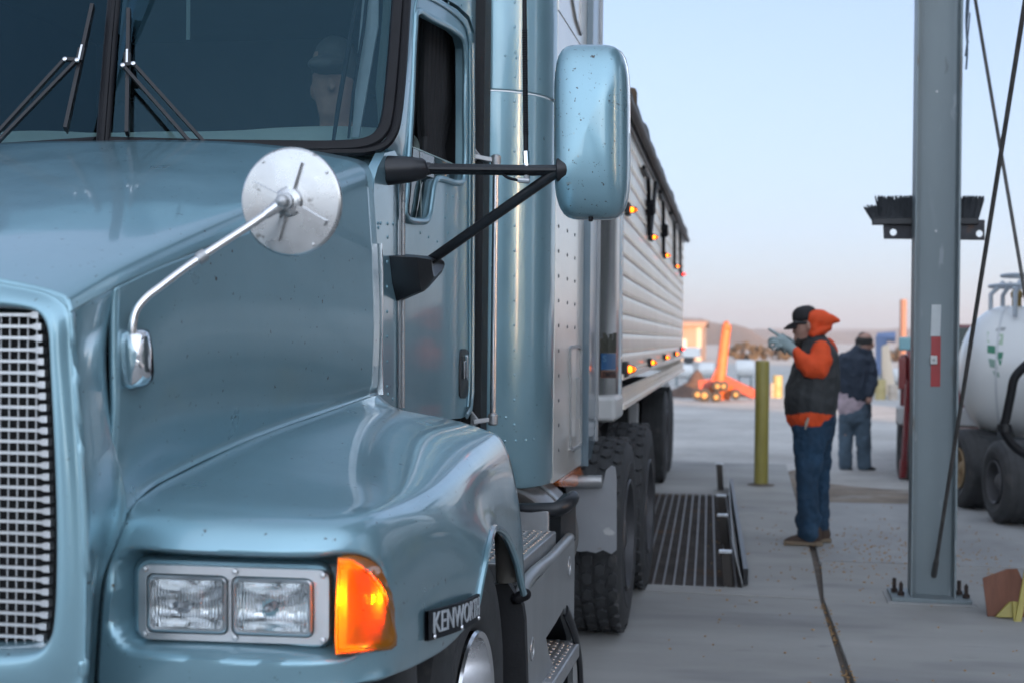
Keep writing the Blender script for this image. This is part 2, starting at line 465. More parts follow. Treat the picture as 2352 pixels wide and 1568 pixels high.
# side of the hood down to the fender line
crease = [A(t) for t in ((268, 1112, 2.575), (330, 1088, 2.72), (400, 1052, 2.87), (560, 982, 3.2), (738, 926, 3.65), (866, 890, 4.04))]
seam = [A(t) for t in ((292, 1178, 2.60), (345, 1122, 2.74), (412, 1085, 2.88), (565, 1012, 3.2), (742, 948, 3.65), (868, 903, 4.05))]
ysd = [2.575, 2.72, 2.87, 3.2, 3.65, 4.03]
SR = []
for i, y in enumerate(ysd):
    e = edge2(y); c = crease[i]; s = seam[i]
    e = Vector((e.x, e.y, e.z))
    row = [e]
    for t, b in ((.1, .003), (.35, .010), (.65, .012), (.88, .006)):
        p = e.lerp(c, t); p.x += b - (.014 if i == 0 else 0) * min(1, t*4); row.append(p)
    row += [c, c.lerp(s, .45) + Vector((-.006, 0, -.006)), s]
    SR.append(row)
hood.grid(relax(patch(SR, 7, 6), 30))
# grille surround and the short side of the snout
IN = [(-60, 706), (50, 711), (84, 722), (102, 752), (109, 850), (117, 1000), (123, 1200), (122, 1330), (117, 1420), (108, 1462), (86, 1487), (45, 1495), (-60, 1498)]
OUT = [None, None, None, None, (164, 800), (181, 1000), (195, 1200), (198, 1330), (197, 1430), (195, 1500), (192, 1560), (120, 1645), (-60, 1650)]
ring = []
for i, (q, o) in enumerate(zip(IN, OUT)):
    I = atY(q[0], q[1], 2.40)
    if i < 4: O = htop(2.42, (.62, .86, .96, 1.0)[i]); O.z -= .004
    else: O = atY(o[0], o[1], 2.42)
    if i == 3: O = Vector((hx(2.42) + .004, 2.42, hz(2.42) - .02))
    if i in (0, 12): pass
    ring.append((I, O))
c0 = (Vector((XC, 2.40, ring[0][0].z + .012)), Vector((XC, 2.42, hc(2.42) - .004)))
c1 = (Vector((XC, 2.40, ring[-1][0].z)), Vector((XC, 2.42, ring[-1][1].z)))
def ringrow(I, O):
    d = (O - I)
    return [I + Vector((0, .10, 0)) - d.normalized()*.004, I + Vector((0, .03, 0)), I + d*.06 + Vector((0, .004, 0)), I + d*.16 + Vector((0, -.004, 0)), I.lerp(O, .55) + Vector((0, -.006, 0)), I + d*.9 + Vector((0, .004, 0)), O]
hood.grid(relax(patch([ringrow(*c0)] + [ringrow(*r) for r in ring] + [ringrow(*c1)], 6, 4), 10))
SS = []
side_px = [None, ((241, 800, 2.57), (244, 800, 2.585)), ((256, 1000, 2.57), (259, 1000, 2.585)), ((266, 1120, 2.575), (291, 1178, 2.60)), ((226, 1330, 2.55), (237, 1332, 2.59)), ((215, 1430, 2.54), (227, 1432, 2.59)), ((210, 1500, 2.54), (222, 1502, 2.59)), ((206, 1560, 2.54), (218, 1562, 2.59)), ((203, 1640, 2.54), (216, 1640, 2.59))]
outs = [ring[3][1], ring[4][1], ring[5][1], atY(191, 1120, 2.42), ring[7][1], ring[8][1], ring[9][1], ring[10][1], atY(190, 1640, 2.42)]
for O, s in zip(outs, side_px):
    if s is None:
        B = edge2(2.57) + Vector((-.004, 0, 0)); C = edge2(2.585) + Vector((-.004, 0, 0))
    else: B, C = A(s[0]), A(s[1])
    SS.append([O, O.lerp(B, .12) + Vector((.004, 0, 0)), O.lerp(B, .5) + Vector((.004, 0, 0)), B, C])
hood.grid(relax(patch(SS, 6, 5), 12))
hood.mirror(XC)
hood_o = hood.build("hood", paint_dusty, truck, ang=50, weld=.0006, solid=.012)
# rear lip of the hood in bright trim
lip = [A(t) for t in ((863, 560, 4.045), (864, 640, 4.045), (864, 740, 4.045), (863, 840, 4.045), (866, 905, 4.05))]
lb = MB()
for a, b in zip(lip[:-1], lip[1:]): lb.bar(a + Vector((.012, 0, 0)), b + Vector((.012, 0, 0)), .016, .01, (0, 1, 0))
lb.build("hood_edge_trim", alu, truck)

# ---- grille
gm = MB(); gv = MB()
for k in range(30):
    py = 724 + k * 26.4
    if py > 1475: break
    xr = np.interp(py, [700, 752, 850, 1000, 1200, 1420, 1462, 1490], [88, 101, 108, 116, 122, 116, 107, 80])
    a = atY(xr - 2, py, 2.475); b = Vector((XC*2 - a.x, a.y, a.z)); c = atY(xr - 34, py, 2.475); c2 = Vector((XC*2 - c.x, c.y, c.z)); c.z = c2.z = a.z = b.z
    gm.bar(c, c2, .008, .0056, (0, 0, 1))
    for p, q in ((c, a), (c2, b)):
        d = 1 if q.x > p.x else -1
        def rg(v, h, dp): return [v + Vector((0, -dp, h)), v + Vector((0, -dp, -h)), v + Vector((0, dp, -h)), v + Vector((0, dp, h))]
        gm.grid([rg(p, .0028, .004), rg(p.lerp(q, .35), .0036, .005), rg(p.lerp(q, .6), .0062, .007), rg(q, .0062, .007)], closed=True)
gm.build("grille_bar", alu_pale, truck, ang=30)
zt, zb = atY(50, 720, 2.49).z, atY(50, 1488, 2.49).z
x = atY(92, 1000, 2.50).x
while x > 2*XC - atY(92, 1000, 2.5).x:
    gv.span((x - .0015, 2.484, zb), (x + .0015, 2.487, zt)); x -= .0185
gv.build("grille_rod", alu_dull, truck)
MB().span((2*XC + 1.335, 2.53, .8), (-1.335, 2.56, 1.58)).build("radiator_screen", dark_inside, truck)

# ---- fender with headlamp recess and wheel arch
FR = [
 [(217,1610,2.59),(380,1600,2.57),(560,1596,2.56),(740,1582,2.58),(868,1558,2.66),(925,1540,2.80),(975,1517,2.98),(1030,1482,3.20),(1082,1427,3.40)],
 [(222,1490,2.59),(380,1524,2.55),(560,1526,2.54),(740,1522,2.56),(876,1502,2.66),(930,1484,2.80),(980,1459,2.98),(1035,1432,3.20),(1092,1387,3.42)],
 [(236,1340,2.59),(380,1392,2.545),(560,1394,2.54),(740,1394,2.56),(870,1394,2.66),(924,1390,2.80),(978,1375,2.98),(1040,1355,3.20),(1102,1335,3.45)],
 [(260,1248,2.60),(380,1262,2.56),(560,1268,2.555),(740,1270,2.575),(858,1266,2.66),(910,1264,2.80),(975,1262,2.98),(1045,1275,3.22),(1110,1295,3.48)],
 [(280,1200,2.605),(395,1205,2.58),(560,1212,2.575),(730,1214,2.60),(844,1210,2.67),(896,1206,2.80),(975,1206,3.0),(1049,1232,3.25),(1115,1266,3.52)],
 [(292,1178,2.615),(405,1170,2.605),(562,1180,2.61),(730,1186,2.635),(840,1184,2.70),(893,1182,2.82),(979,1183,3.03),(1053,1208,3.28),(1118,1252,3.54)],
 [(345,1122,2.75),(440,1118,2.76),(585,1132,2.79),(740,1144,2.82),(848,1152,2.84),(905,1156,2.92),(992,1160,3.10),(1060,1186,3.34),(1122,1238,3.58)],
 [(412,1085,2.89),(510,1074,2.95),(640,1082,2.99),(770,1098,3.02),(888,1124,3.03),(945,1135,3.07),(1015,1133,3.22),(1072,1160,3.42),(1128,1222,3.66)],
 [(565,1012,3.21),(665,1003,3.31),(775,1014,3.36),(885,1034,3.40),(985,1064,3.42),(1040,1083,3.46),(1076,1092,3.56),(1106,1130,3.70),(1139,1211,3.86)],
 [(742,948,3.66),(822,943,3.73),(902,954,3.80),(992,979,3.85),(1062,1009,3.90),(1104,1030,3.94),(1130,1052,4.00),(1151,1112,4.07),(1170,1246,4.14)],
 [(868,903,4.06),(905,934,4.11),(960,947,4.17),(1040,963,4.24),(1112,985,4.31),(1146,1001,4.35),(1163,1030,4.37),(1188,1130,4.40),(1206,1349,4.43)]]
FG = patch([[A(t) for t in r] for r in FR], 12, 13)
relax(FG, 150)
# headlamp pocket pressed into the front of the shell
hl, hr = atY(246, 1390, 2.56).x, atY(900, 1390, 2.77).x
ht, hb = atY(500, 1272, 2.56).z, atY(500, 1506, 2.56).z
for row in FG:
    for p in row:
        if p.y < 2.95 and p.x < hr + .02:
            s = rbox_sd(p.x, p.z, (hl+hr)/2, (ht+hb)/2, (hr-hl)/2, (ht-hb)/2, .055)
            p.y += .105 * smooth01(.006, -.028, s)
fen = MB().grid(FG)
fen.pair("fender", paint_dusty, truck, XC, ang=60, solid=.014)
# rolled lip of the wheel arch
arch = [A(t) for t in ((1084,1420,3.42),(1093,1387,3.43),(1103,1335,3.46),(1111,1295,3.49),(1119,1256,3.55),(1128,1224,3.66),(1139,1212,3.86),(1156,1223,4.02),(1171,1248,4.15),(1186,1290,4.24),(1197,1340,4.30),(1203,1362,4.34))]
MB().tube([Vector(p) for p in spl(arch, 4)], .011, 8).build("wheel_arch_lip", paint, truck)

# ---- wheel well
well = MB()
well.span((-1.75, 3.15, .35), (-1.70, 4.6, 1.5)).span((-1.72, 4.56, .3), (-1.02, 4.60, 1.18)).span((-1.72, 3.0, .3), (-1.0, 3.04, 1.1)).span((-1.75, 3.1, 1.12), (-1.2, 4.58, 1.14))
well.build("inner_fender", dark_inside, truck)
pa, pb = A((1160, 1240, 4.42)), A((1164, 1335, 4.42))
MB().tube([pa + Vector((-.02, 0, .12)), pa, pb], .034, 16).build("air_pipe", mat("dusty_beige_pipe", (.22, .2, .175), .7, 0, 0, .2, 8), truck)

# ---- headlamps
pod_m = paint
YB = 2.60
def rrect_px(l, t, r, b, rad, y, n=5):
    pts = []
    for cx, cy, a0 in ((r-rad, t+rad, -90), (r-rad, b-rad, 0), (l+rad, b-rad, 90), (l+rad, t+rad, 180)):
        for i in range(n+1):
            a = R(a0 + 90*i/n)
            px, py = cx + rad*math.cos(a), cy + rad*math.sin(a)
            py += (px - 540) * .034
            pts.append(atY(px, py, y))
    return pts
pod = MB()
L0 = [rrect_px(304, 1278, 768, 1486, 40, 2.675), rrect_px(310, 1284, 764, 1482, 36, 2.632), rrect_px(316, 1291, 759, 1476, 32, 2.622), rrect_px(330, 1305, 745, 1462, 20, 2.624)]
pod.grid(L0, closed=True)
pod.build("headlamp_bezel_surround", pod_m, truck, ang=50)
bez = MB()
oA = rrect_px(336, 1322, 523, 1458, 16, YB + .004); oB = rrect_px(531, 1322, 720, 1458, 16, YB + .004)
bez.poly(rrect_px(318, 1302, 756, 1474, 24, YB + .004), (0, .02, 0), [oA, oB])
for px, py in ((333,1312),(540,1312),(742,1313),(332,1462),(540,1463),(742,1463)):
    p = atY(px, py + (px-540)*.034, YB + .002); bez.lathe(p, (0, -1, 0), [(0, .0065), (.004, .006), (.005, .0001)], 8)
bez_o = bez.build("headlight_bezel", alu_pale, truck, bevel=.003)
reflector_m = mat("headlamp_reflector", (.95, .96, .97), .06, .95, 0)
for l, r in ((339, 520), (534, 717)):
    lamp = thing("headlight", None, None, (XC, 4.0, 0)); lamp.location = (0, 0, 0); lamp.parent = truck; ORG[lamp.name] = ORG[truck.name]
    rim = MB()
    rim.grid([rrect_px(l, 1325, r, 1455, 14, YB + .012), rrect_px(l, 1325, r, 1455, 14, YB - .006), rrect_px(l+4, 1329, r-4, 1451, 12, YB - .009), rrect_px(l+9, 1334, r-9, 1446, 9, YB - .004), rrect_px(l+10, 1335, r-10, 1445, 8, YB + .006)], closed=True)
    rim.build("lamp_rim", alu_pale, lamp)
    lens = MB(); rows = []
    for j in range(13):
        row = []
        for i in range(73):
            u, v = i/72*2-1, j/12*2-1
            px = (l+r)/2 + u*(r-l-18)/2; py = 1390 + v*56 + (px-540)*.034
            row.append(atY(px, py, YB - .003 - .006*(1-u*u)*(1-v*v) + .0011*math.cos(i*math.pi/1.5)))
        rows.append(row)
    lens.grid(rows).build("lamp_lens", glass_lens, lamp)
    refl = MB(); rows = []
    for j in range(17):
        row = []
        for i in range(73):
            u, v = i/72*2-1, j/16*2-1
            px = (l+r)/2 + u*(r-l-18)/2; py = 1390 + v*56 + (px-540)*.034
            dd = max(0, 1 - (u*u*.9 + v*v*.35))
            row.append(atY(px, py, YB + .004 + .046*dd**.8 * (1 - abs(v)**6) + .0012*math.cos(i*math.pi/1.5)))
        rows.append(row)
    refl.grid(rows).build("lamp_reflector", reflector_m, lamp)
    cx = (l+r)/2
    p = atY(cx + 4, 1388, YB + .040)
    b = MB().tube([p, p + Vector((0, -.034, 0))], .009, 12, dome=True)
    if l < 400:
        b.tube([p + Vector((0, -.030, .004)), p + Vector((0, -.035, -.004))], [(.021, .021), (.016, .016)], 16)
    b.build("lamp_bulb", mat("bulb_glass", (.5, .52, .55), .12, .6), lamp)

# ---- amber turn signal
amber_m = bpy.data.materials.new("amber_lens"); amber_m.use_nodes = True
nt = amber_m.node_tree; N = nt.nodes; N.clear()
o_ = N.new("ShaderNodeOutputMaterial"); m1 = N.new("ShaderNodeMixShader"); m2 = N.new("ShaderNodeMixShader"); tr = N.new("ShaderNodeBsdfTransparent"); tl = N.new("ShaderNodeBsdfTranslucent"); gl = N.new("ShaderNodeBsdfGlossy"); fr = N.new("ShaderNodeFresnel"); df = N.new("ShaderNodeBsdfDiffuse"); m3 = N.new("ShaderNodeMixShader")
tr.inputs[0].default_value = (1, .36, .025, 1); tl.inputs[0].default_value = (1, .33, .02, 1); df.inputs[0].default_value = (.85, .30, .015, 1)
gl.inputs[1].default_value = .05; fr.inputs[0].default_value = 1.5
m1.inputs[0].default_value = .5; m3.inputs[0].default_value = .35
nt.links.new(tr.outputs[0], m1.inputs[1]); nt.links.new(tl.outputs[0], m1.inputs[2])
nt.links.new(m1.outputs[0], m3.inputs[1]); nt.links.new(df.outputs[0], m3.inputs[2])
nt.links.new(fr.outputs[0], m2.inputs[0]); nt.links.new(m3.outputs[0], m2.inputs[1]); nt.links.new(gl.outputs[0], m2.inputs[2]); nt.links.new(m2.outputs[0], o_.inputs[0])
SIG = [(775,1280),(800,1281),(826,1291),(852,1311),(874,1338),(890,1368),(901,1402),(908,1436),(913,1462),(912,1482),(900,1492),(870,1495),(830,1499),(800,1501),(769,1503),(768,1460),(769,1420),(770,1380),(772,1340),(774,1305)]
def sy(px): return 2.585 + max(0, (px - 770) / 145)**2 * .178
sigO = [atY(px, py, sy(px)) for px, py in SIG]
cen = (835, 1400)
def ins(f, push):
    return [atY(cen[0] + (px-cen[0])*f, cen[1] + (py-cen[1])*f, sy(cen[0] + (px-cen[0])*f) + push) for px, py in SIG]
back = [p + Vector((0, .09, 0)) for p in sigO]
ts = thing("turn_signal", None, None, (XC, 4.0, 0)); ts.location = (0, 0, 0); ts.parent = truck; ORG[ts.name] = ORG[truck.name]; ts["label"] = "lit amber turn signal lamp"
lens = MB().grid([back, sigO, ins(.97, -.012), ins(.9, -.017), ins(.86, -.012), ins(.7, -.013), ins(.45, -.014), ins(.2, -.014), ins(.02, -.014)], closed=True)
lens.build("signal_lens", amber_m, ts, ang=60)
MB().grid([ins(.955, .004), [p + Vector((0, .088, 0)) for p in ins(.955, 0)], [p + Vector((0, .078, 0)) for p in ins(.6, 0)], [p + Vector((0, .076, 0)) for p in ins(.02, 0)]], closed=True).build("signal_housing", mat("orange_lamp_housing", (.85, .5, .2), .4, .2), ts)
pb_ = atY(848, 1372, sy(848) + .03)
MB().ball(pb_, (.011, .011, .015), 12).build("signal_bulb", emit_mat("amber_bulb_glow", (1, .55, .13), 190), ts)
# flutes behind the lens
fl = MB()
for i in range(15):
    py = 1312 + i*11.5
    x0 = np.interp(py, [1290, 1500], [800, 800]); x1 = np.interp(py, [1300, 1340, 1400, 1470], [832, 868, 892, 900])
    fl.tube([atY(x0, py, sy(x0) + .002), atY((x0+x1)/2, py, sy((x0+x1)/2) + .002), atY(x1, py, sy(x1) + .004)], .005, 8)
fl.build("signal_flute", glass_mat("amber_flute", (1, .5, .08), .12, 1.6, (1, .6, .2)), ts)

# ---- name badge on the fender side
bq = [A((975, 1402, 2.955)), A((1094, 1362, 3.40)), A((1094, 1421, 3.40)), A((975, 1471, 2.955))]
nrm = (bq[1] - bq[0]).cross(bq[3] - bq[0]).normalized()
if nrm.x < 0: nrm = -nrm
def bil(u, v, d): return bq[0]*(1-u)*(1-v) + bq[1]*u*(1-v) + bq[2]*u*v + bq[3]*(1-u)*v + nrm*d + Vector((.014*math.sin(u*math.pi), 0, 0))
badge = MB()
for d in (0, .008): pass
badge.grid([[bil(i/10, 0, .0), bil(i/10, 0, .009), bil(i/10, 1, .009), bil(i/10, 1, 0)] for i in range(11)], closed=True)
badge_o = badge.build("name_badge", mat("dark_badge_plate", (.008, .010, .014), .5, 0, spec=.2), truck)
def text_pts(s, bold=.02, ext=0.0):
    cu = bpy.data.curves.new("txt", 'FONT'); cu.body = s; cu.size = 1; cu.offset = bold; cu.extrude = ext; cu.resolution_u = 3
    ob = bpy.data.objects.new("txt", cu); col.objects.link(ob)
    bpy.context.view_layer.update()
    me = ob.evaluated_get(bpy.context.evaluated_depsgraph_get()).to_mesh()
    V = [v.co.copy() for v in me.vertices]; F = [tuple(p.vertices) for p in me.polygons]
    ob.to_mesh_clear() if hasattr(ob, "to_mesh_clear") else None
    bpy.data.objects.remove(ob); bpy.data.curves.remove(cu)
    x0, x1 = min(v.x for v in V), max(v.x for v in V); y0, y1 = min(v.y for v in V), max(v.y for v in V)
    return [((v.x-x0)/(x1-x0), (v.y-y0)/(y1-y0), v.z) for v in V], F
V, F = text_pts("KENWORTH", .0, .02)
lt = MB().add([bil(.06 + .90*u, .80 - .72*v, .0105 + .0012*(1 if z > 0 else -1)) for u, v, z in V], F)
lt.build("lettering", mat("badge_letter", (.50, .53, .56), .5, .1), badge_o, ang=20)
for u in (.08, .5, .95): MB().lathe(bil(u, .9, .009), nrm, [(0, .006), (.003, .005), (.0035, .0001)], 8).build("badge_screw", alu, badge_o)

# ---- bumper end and front tyre
bp = MB()
prof = [(2.45, .50), (2.44, .66), (2.47, .80), (2.56, .845)]
rows = []
for x, dy in ((-1.97, 0), (-1.4, .0), (-1.05, .05), (-.86, .16), (-.775, .34), (-.75, .52), (-.76, .68)):
    rows.append([Vector((x - (.0 if i < 2 else .01*i), y + dy, z + (.02 if x > -.8 and i > 1 else 0))) for i, (y, z) in enumerate(prof)] + [Vector((x - .14, 2.72 + dy, .85)), Vector((x - .16, 2.74 + dy, .5))])
bp.grid(patch(rows, 6, 4)).mirror(XC)
bp.build("bumper", black_plastic, truck, ang=50, solid=.01)

def wheel(parent, c, out, rad=.51, w=.27, rimr=.295, tread=None, face='alu', rim_only=False, hub=True, rm=None):
    """a lorry wheel: out = direction of the outer side; parts tyre and rim"""
    c = Vector(c); out = Vector(out).normalized()
    wh = thing("wheel", None, None, ORG[parent.name]); wh.location = (0, 0, 0); wh.parent = parent
    t = MB(); h = w/2
    t.lathe(c, out, [(-h*.8, rimr), (-h, rimr+.05), (-h*1.04, rad*.8), (-h*.97, rad*.93), (-h*.84, rad*.985), (-h*.7, rad*.992), (h*.7, rad*.992), (h*.84, rad*.985), (h*.97, rad*.93), (h*1.04, rad*.8), (h*1.03, rad*.765), (h*1.06, rad*.755), (h*1.05, rad*.7), (h, rimr+.05), (h*.97, rimr+.02), (h*.85, rimr)], 64)
    x = out.orthogonal().normalized() if abs(out.z) < .9 else Vector((1,0,0)); y = out.cross(x)
    if tread == 'block':
        n = 34
        for i in range(n):
            for q, off, ww in ((-.74, .0, .36), (-.25, .5, .40), (.25, .0, .40), (.74, .5, .36)):
                a = 2*math.pi*(i+off)/n; rd = x*math.cos(a) + y*math.sin(a); tg = -x*math.sin(a) + y*math.cos(a)
                rot = Matrix((out, tg, rd)).transposed()
                cc = c + rd*(rad*1.0) + out*(h*q)
                L, W, H = 2*math.pi*rad/n*.82, h*ww, .02
                vs = [Vector((sx*W/2*kx, sy*L/2*ky, 0)) for sx, sy, kx, ky in ((-1,-.6,1,1),(0,-1,1,1),(1,-.6,1,1),(1,.6,1,1),(0,1,1,1),(-1,.6,1,1))]
                vv = [cc + rot @ (v + Vector((0,0,-H/2))) for v in vs] + [cc + rot @ (Vector((v.x*.93, v.y*.93, H/2))) for v in vs]
                t.add(vv, [(6,7,8,9,10,11)] + [(i_, (i_+1) % 6, (i_+1) % 6 + 6, i_+6) for i_ in range(6)])
    elif tread == 'rib':
        for q in (-.72, -.36, 0, .36, .72):
            t.lathe(c, out, [(h*(q-.14), rad*.985), (h*(q-.135), rad*1.008), (h*(q+.135), rad*1.008), (h*(q+.14), rad*.985)], 56)
    t.build("tyre", tyre_m, wh, ang=40)
    r = MB()
    r.lathe(c, out, [(-h*.7, rimr*.97), (h*.93, rimr*.96), (h*1.0, rimr*1.02), (h*1.06, rimr*1.0), (h*1.02, rimr*.94), (h*.55, rimr*.90), (h*.15, rimr*.84), (h*.05, rimr*.6), (h*.2, rimr*.42), (h*.75, rimr*.38), (h*.9, rimr*.2), (h*.92, .001)], 48)
    for i in range(10):
        a = 2*math.pi*i/10; p = c + out*(h*.12) + (x*math.cos(a) + y*math.sin(a))*rimr*.56
        r.tube([p, p + out*.05], .014, 6)
    r.build("rim", rm or alu, wh, ang=35)
    return wh
sw = wheel(truck, (-.785 - .135, 3.83, .475), (1, 0, 0), .5, .27, .265)
wheel(truck, (2*XC + .785 + .135, 3.70, .50), (-1, 0, 0), .5, .27, .30)
# raised sidewall lettering rings
# ------------------------------------------------------------------ cab
def D(px, py, off=0.0): return atX(px, py, DX + off)
# windscreen plane (right pane), mirrored for the other side
W0, W1 = A((245, 329, 3.97)), A((890, 329, 4.17))
wr = (W1 - W0); wr.z = 0; wr.normalize()
wback = Vector((-wr.y, wr.x, 0)); wup = (Vector((0, 0, 1)) * .905 + wback * .425).normalized()
wnrm = wr.cross(wup).normalized()
if wnrm.y > 0: wnrm = -wnrm
def Wp(px, py, off=0.0): return atP(px, py, W0 + wnrm*off, wnrm)
pane_px = [(247,327),(360,330),(480,333),(640,335),(780,335),(835,330),(864,318),(882,296),(891,262),(897,210),(905,120),(913,10),(921,-110),(926,-190),(305,-190),(276,0)]
pane = [Wp(*p) for p in pane_px]
gl_ = MB().poly(pane)
gl_.pair("windscreen_glass", glass_ws, truck, XC)
# thick black rubber seal round the glass
sealpx = spl([(p[0], p[1], 0) for p in pane_px[:14]], 4)
sp = [Wp(p[0], p[1], .004) for p in sealpx]
seal = MB().tube(sp, [(.012, .02)]*len(sp), 8, side=wnrm)
outer_px = [(247,340),(480,344),(640,346),(780,349),(850,346),(886,332),(905,304),(914,262),(920,210),(927,120),(934,10),(942,-110),(948,-190)]
so = [Wp(p[0], p[1], -.004) for p in spl([(p[0], p[1], 0) for p in outer_px], 4)]
seal.tube(so, [(.014, .014)]*len(so), 8, side=wnrm)
seal.pair("windscreen_seal", black_rubber, truck, XC)
dv = [Wp(236, 332, .012), Wp(252, 120, .012), Wp(267, -60, .012), Wp(276, -190, .012)]
MB().tube(dv, [(.010, .021)]*4, 8, side=wnrm).tube([p + wnrm*.008 for p in dv], [(.006, .008)]*4, 8, side=wnrm).build("windscreen_divider", black_rubber, truck)

# wipers
def wiper(blade, arms, piv):
    w = MB()
    a, b = Wp(*blade[0], .035), Wp(*blade[1], .035)
    w.bar(a, b, .011, .026, wnrm).bar(a - wnrm*.016, b - wnrm*.016, .004, .016, wnrm)
    mid = a.lerp(b, .42)
    w.bar(a.lerp(b, .38) + wnrm*.012, a.lerp(b, .48) + wnrm*.012, .02, .016, wnrm)
    for p, q in arms:
        w.bar(Wp(*p, .055), Wp(*q, .06), .0095, .013, wnrm)
    w.bar(Wp(*arms[0][0], .058), Wp(*arms[1][0], .058), .012, .010, wnrm)
    w.build("wiper", black_metal, truck)
    c = MB()
    for p in piv:
        c.lathe(Wp(*p, .062), wnrm, [(-.003, .007), (.004, .007), (.006, .004), (.0062, .0001)], 10)
    c.bar(a.lerp(b, .36) + wnrm*.02, a.lerp(b, .50) + wnrm*.02, .006, .006, wnrm)
    c.build("wiper_clip", alu, truck)
wiper(((296, 24), (292, 308)), [((282, 151), (449, 341)), ((306, 147), (483, 343))], ((282, 151), (306, 147)))
wiper(((213, 14), (151, 298)), [((149, 137), (-20, 322)), ((177, 139), (-14, 336))], ((149, 137), (177, 139)))
inv = MB()
# cowl under the windscreen
cw = [[Vector((XC, 3.80, 2.06)), Vector((XC, 4.0, 2.11)), Vector((XC, 4.08, 2.13))], [Vector((-1.5, 3.84, 2.05)), Vector((-1.5, 4.06, 2.10)), Vector((-1.5, 4.16, 2.12))], [Vector((-1.2, 3.95, 2.0)), Vector((-1.17, 4.16, 2.06)), Vector((-1.17, 4.24, 2.1))]]
MB().grid(patch(cw, 5, 3)).mirror(XC).build("cowl", paint, truck, solid=.01)

# windscreen pillar and the riveted panel between hood and door
pil = []
for (ax, ay), (bx, by) in (((948,-190),(985,-190)),((942,-110),(974,-110)),((934,10),(962,10)),((927,120),(954,120)),((920,210),(948,210)),((914,262),(944,262)),((906,304),(941,304)),((893,330),(939,335)),((870,345),(934,372))):
    a = Wp(ax, ay, -.012); b = D(bx, by, .0)
    mid = a.lerp(b, .5) + (Vector((.5, -.5, 0)))*.016
    pil.append([a + Vector((-.03, .03, 0)), a, a.lerp(b, .22) + Vector((.004, -.009, 0)), mid, b.lerp(a, .18) + Vector((.004, 0, 0)), b, b + Vector((-.005, .03, 0))])
MB().grid(patch(pil, 4, 4)).pair("windscreen_pillar", paint, truck, XC, solid=.006)
side = MB()
side.poly([D(p[0], p[1], -.004) for p in ((860,412),(868,384),(884,352),(934,340),(934,430),(931,600),(929,800),(928,960),(850,960),(852,600))], (-.03, 0, 0))
rv = MB()
def rivets(mb, pts, nrm, r=.0058):
    for p in pts: mb.lathe(p, nrm, [(-.001, r), (.0015, r*.93), (.003, r*.6), (.0036, .0001)], 8)
rpts = [D(x, y, -.004) for x, y in ((868,513),(874,513),(890,514),(903,515),(869,523),(890,545))] + [D(889, 545 + 57*k, -.004) for k in range(1, 8)] + [D(902, 916, -.004), D(891, 905, -.004)]
rivets(side, rpts, (1, 0, 0))
side.pair("cowl_side_panel", paint, truck, XC)
# piano hinge
hg = MB(); a, b = D(926, 388, .008), D(925, 936, .008)
n = 22
for i in range(n):
    p, q = a.lerp(b, i/n + .001), a.lerp(b, (i+1)/n - .001)
    hg.tube([p, q], .0075, 10)
hg.bar(D(920, 388, .004), D(919, 936, .004), .006, .012, (0, 1, 0))
hg.build("door_hinge", alu_dull, truck, ang=40)

# ---- door: skin with the window opening that drops at the front
dO = [(934,372),(942,240),(950,90),(955,0),(958,-22),(968,-28),(985,-18),(1050,22),(1074,46),(1085,80),(1087,140),(1086,500),(1085,900),(1083,935),(1076,952),(1060,960),(1000,965),(930,960),(929,700),(931,500)]
dI = [(938,360),(945,240),(953,60),(956,32),(964,26),(980,36),(1046,72),(1060,86),(1066,112),(1067,250),(1066,396),(1062,418),(1050,421),(1012,411),(1004,412),(999,420),(990,470),(984,500),(978,508),(970,509),(936,503),(935,430)]
door_p = MB().poly([D(*p) for p in dO], (-.035, 0, 0), [[D(*p) for p in dI]])
# raised pressing round the opening and round the door edge
fr_in = [D(p[0], p[1], .006) for p in spl([(q[0], q[1], 0) for q in dI] + [(dI[0][0], dI[0][1], 0)], 4)]
door_p.tube(fr_in, [(.010, .012)]*len(fr_in), 8, side=(1, 0, 0), cap=False)
fo = [(952,60),(957,4),(966,-14),(985,-6),(1048,34),(1068,58),(1077,90),(1079,150),(1078,500),(1077,900),(1074,935)]
fo3 = [D(p[0], p[1], .004) for p in spl([(q[0], q[1], 0) for q in fo], 4)]
door_p.tube(fo3, [(.005, .008)]*len(fo3), 8, side=(1, 0, 0))
drv = [D(x, y, 0) for x, y in ((984,545),(1004,555),(1029,535),(1040,452),(1055,457),(1070,465),(1076,473),(1025,447),(1022,500),(965,535))]
rivets(door_p, drv, (1, 0, 0))
door_o = door_p.build("door", paint_panel, truck, bevel=.004)
de = [D(p[0], p[1], .010) for p in ((1086,100),(1088,300),(1087,600),(1086,900),(1082,938),(1072,955))]
MB().tube(de, [(.006, .012)]*len(de), 8, side=(1, 0, 0)).build("door_edge_strip", mat("pale_door_edge", (.30, .42, .47), .3, .4, .8), door_o)
# lowered pane of glass
MB().poly([D(*p, -.022) for p in ((932,332),(1066,388),(1070,425),(1012,418),(1000,425),(986,512),(930,510))]).build("door_glass", glass_side, door_o)
MB().tube([D(932, 332, -.022), D(1066, 388, -.022)], .003, 6).build("glass_edge", mat("glass_edge_green", (.35, .5, .46), .2), door_o)
ws = MB()
for off in (-.030,):
    wch = [D(p[0]+2, p[1], off) for p in spl([(q[0], q[1], 0) for q in dI] + [(dI[0][0], dI[0][1], 0)], 4)]
    ws.tube(wch, [(.012, .013)]*len(wch), 8, side=(1, 0, 0), cap=False)
ws.build("window_channel", black_rubber, door_o)
hd = MB()
hO = [(1059,806),(1062,801),(1070,800),(1076,804),(1077,830),(1077,890),(1075,908),(1070,914),(1061,914),(1057,908),(1057,840)]
hd.poly([D(*p, .006) for p in hO], (-.012, 0, 0))
hd.build("handle_recess", black_plastic, door_o, bevel=.003)
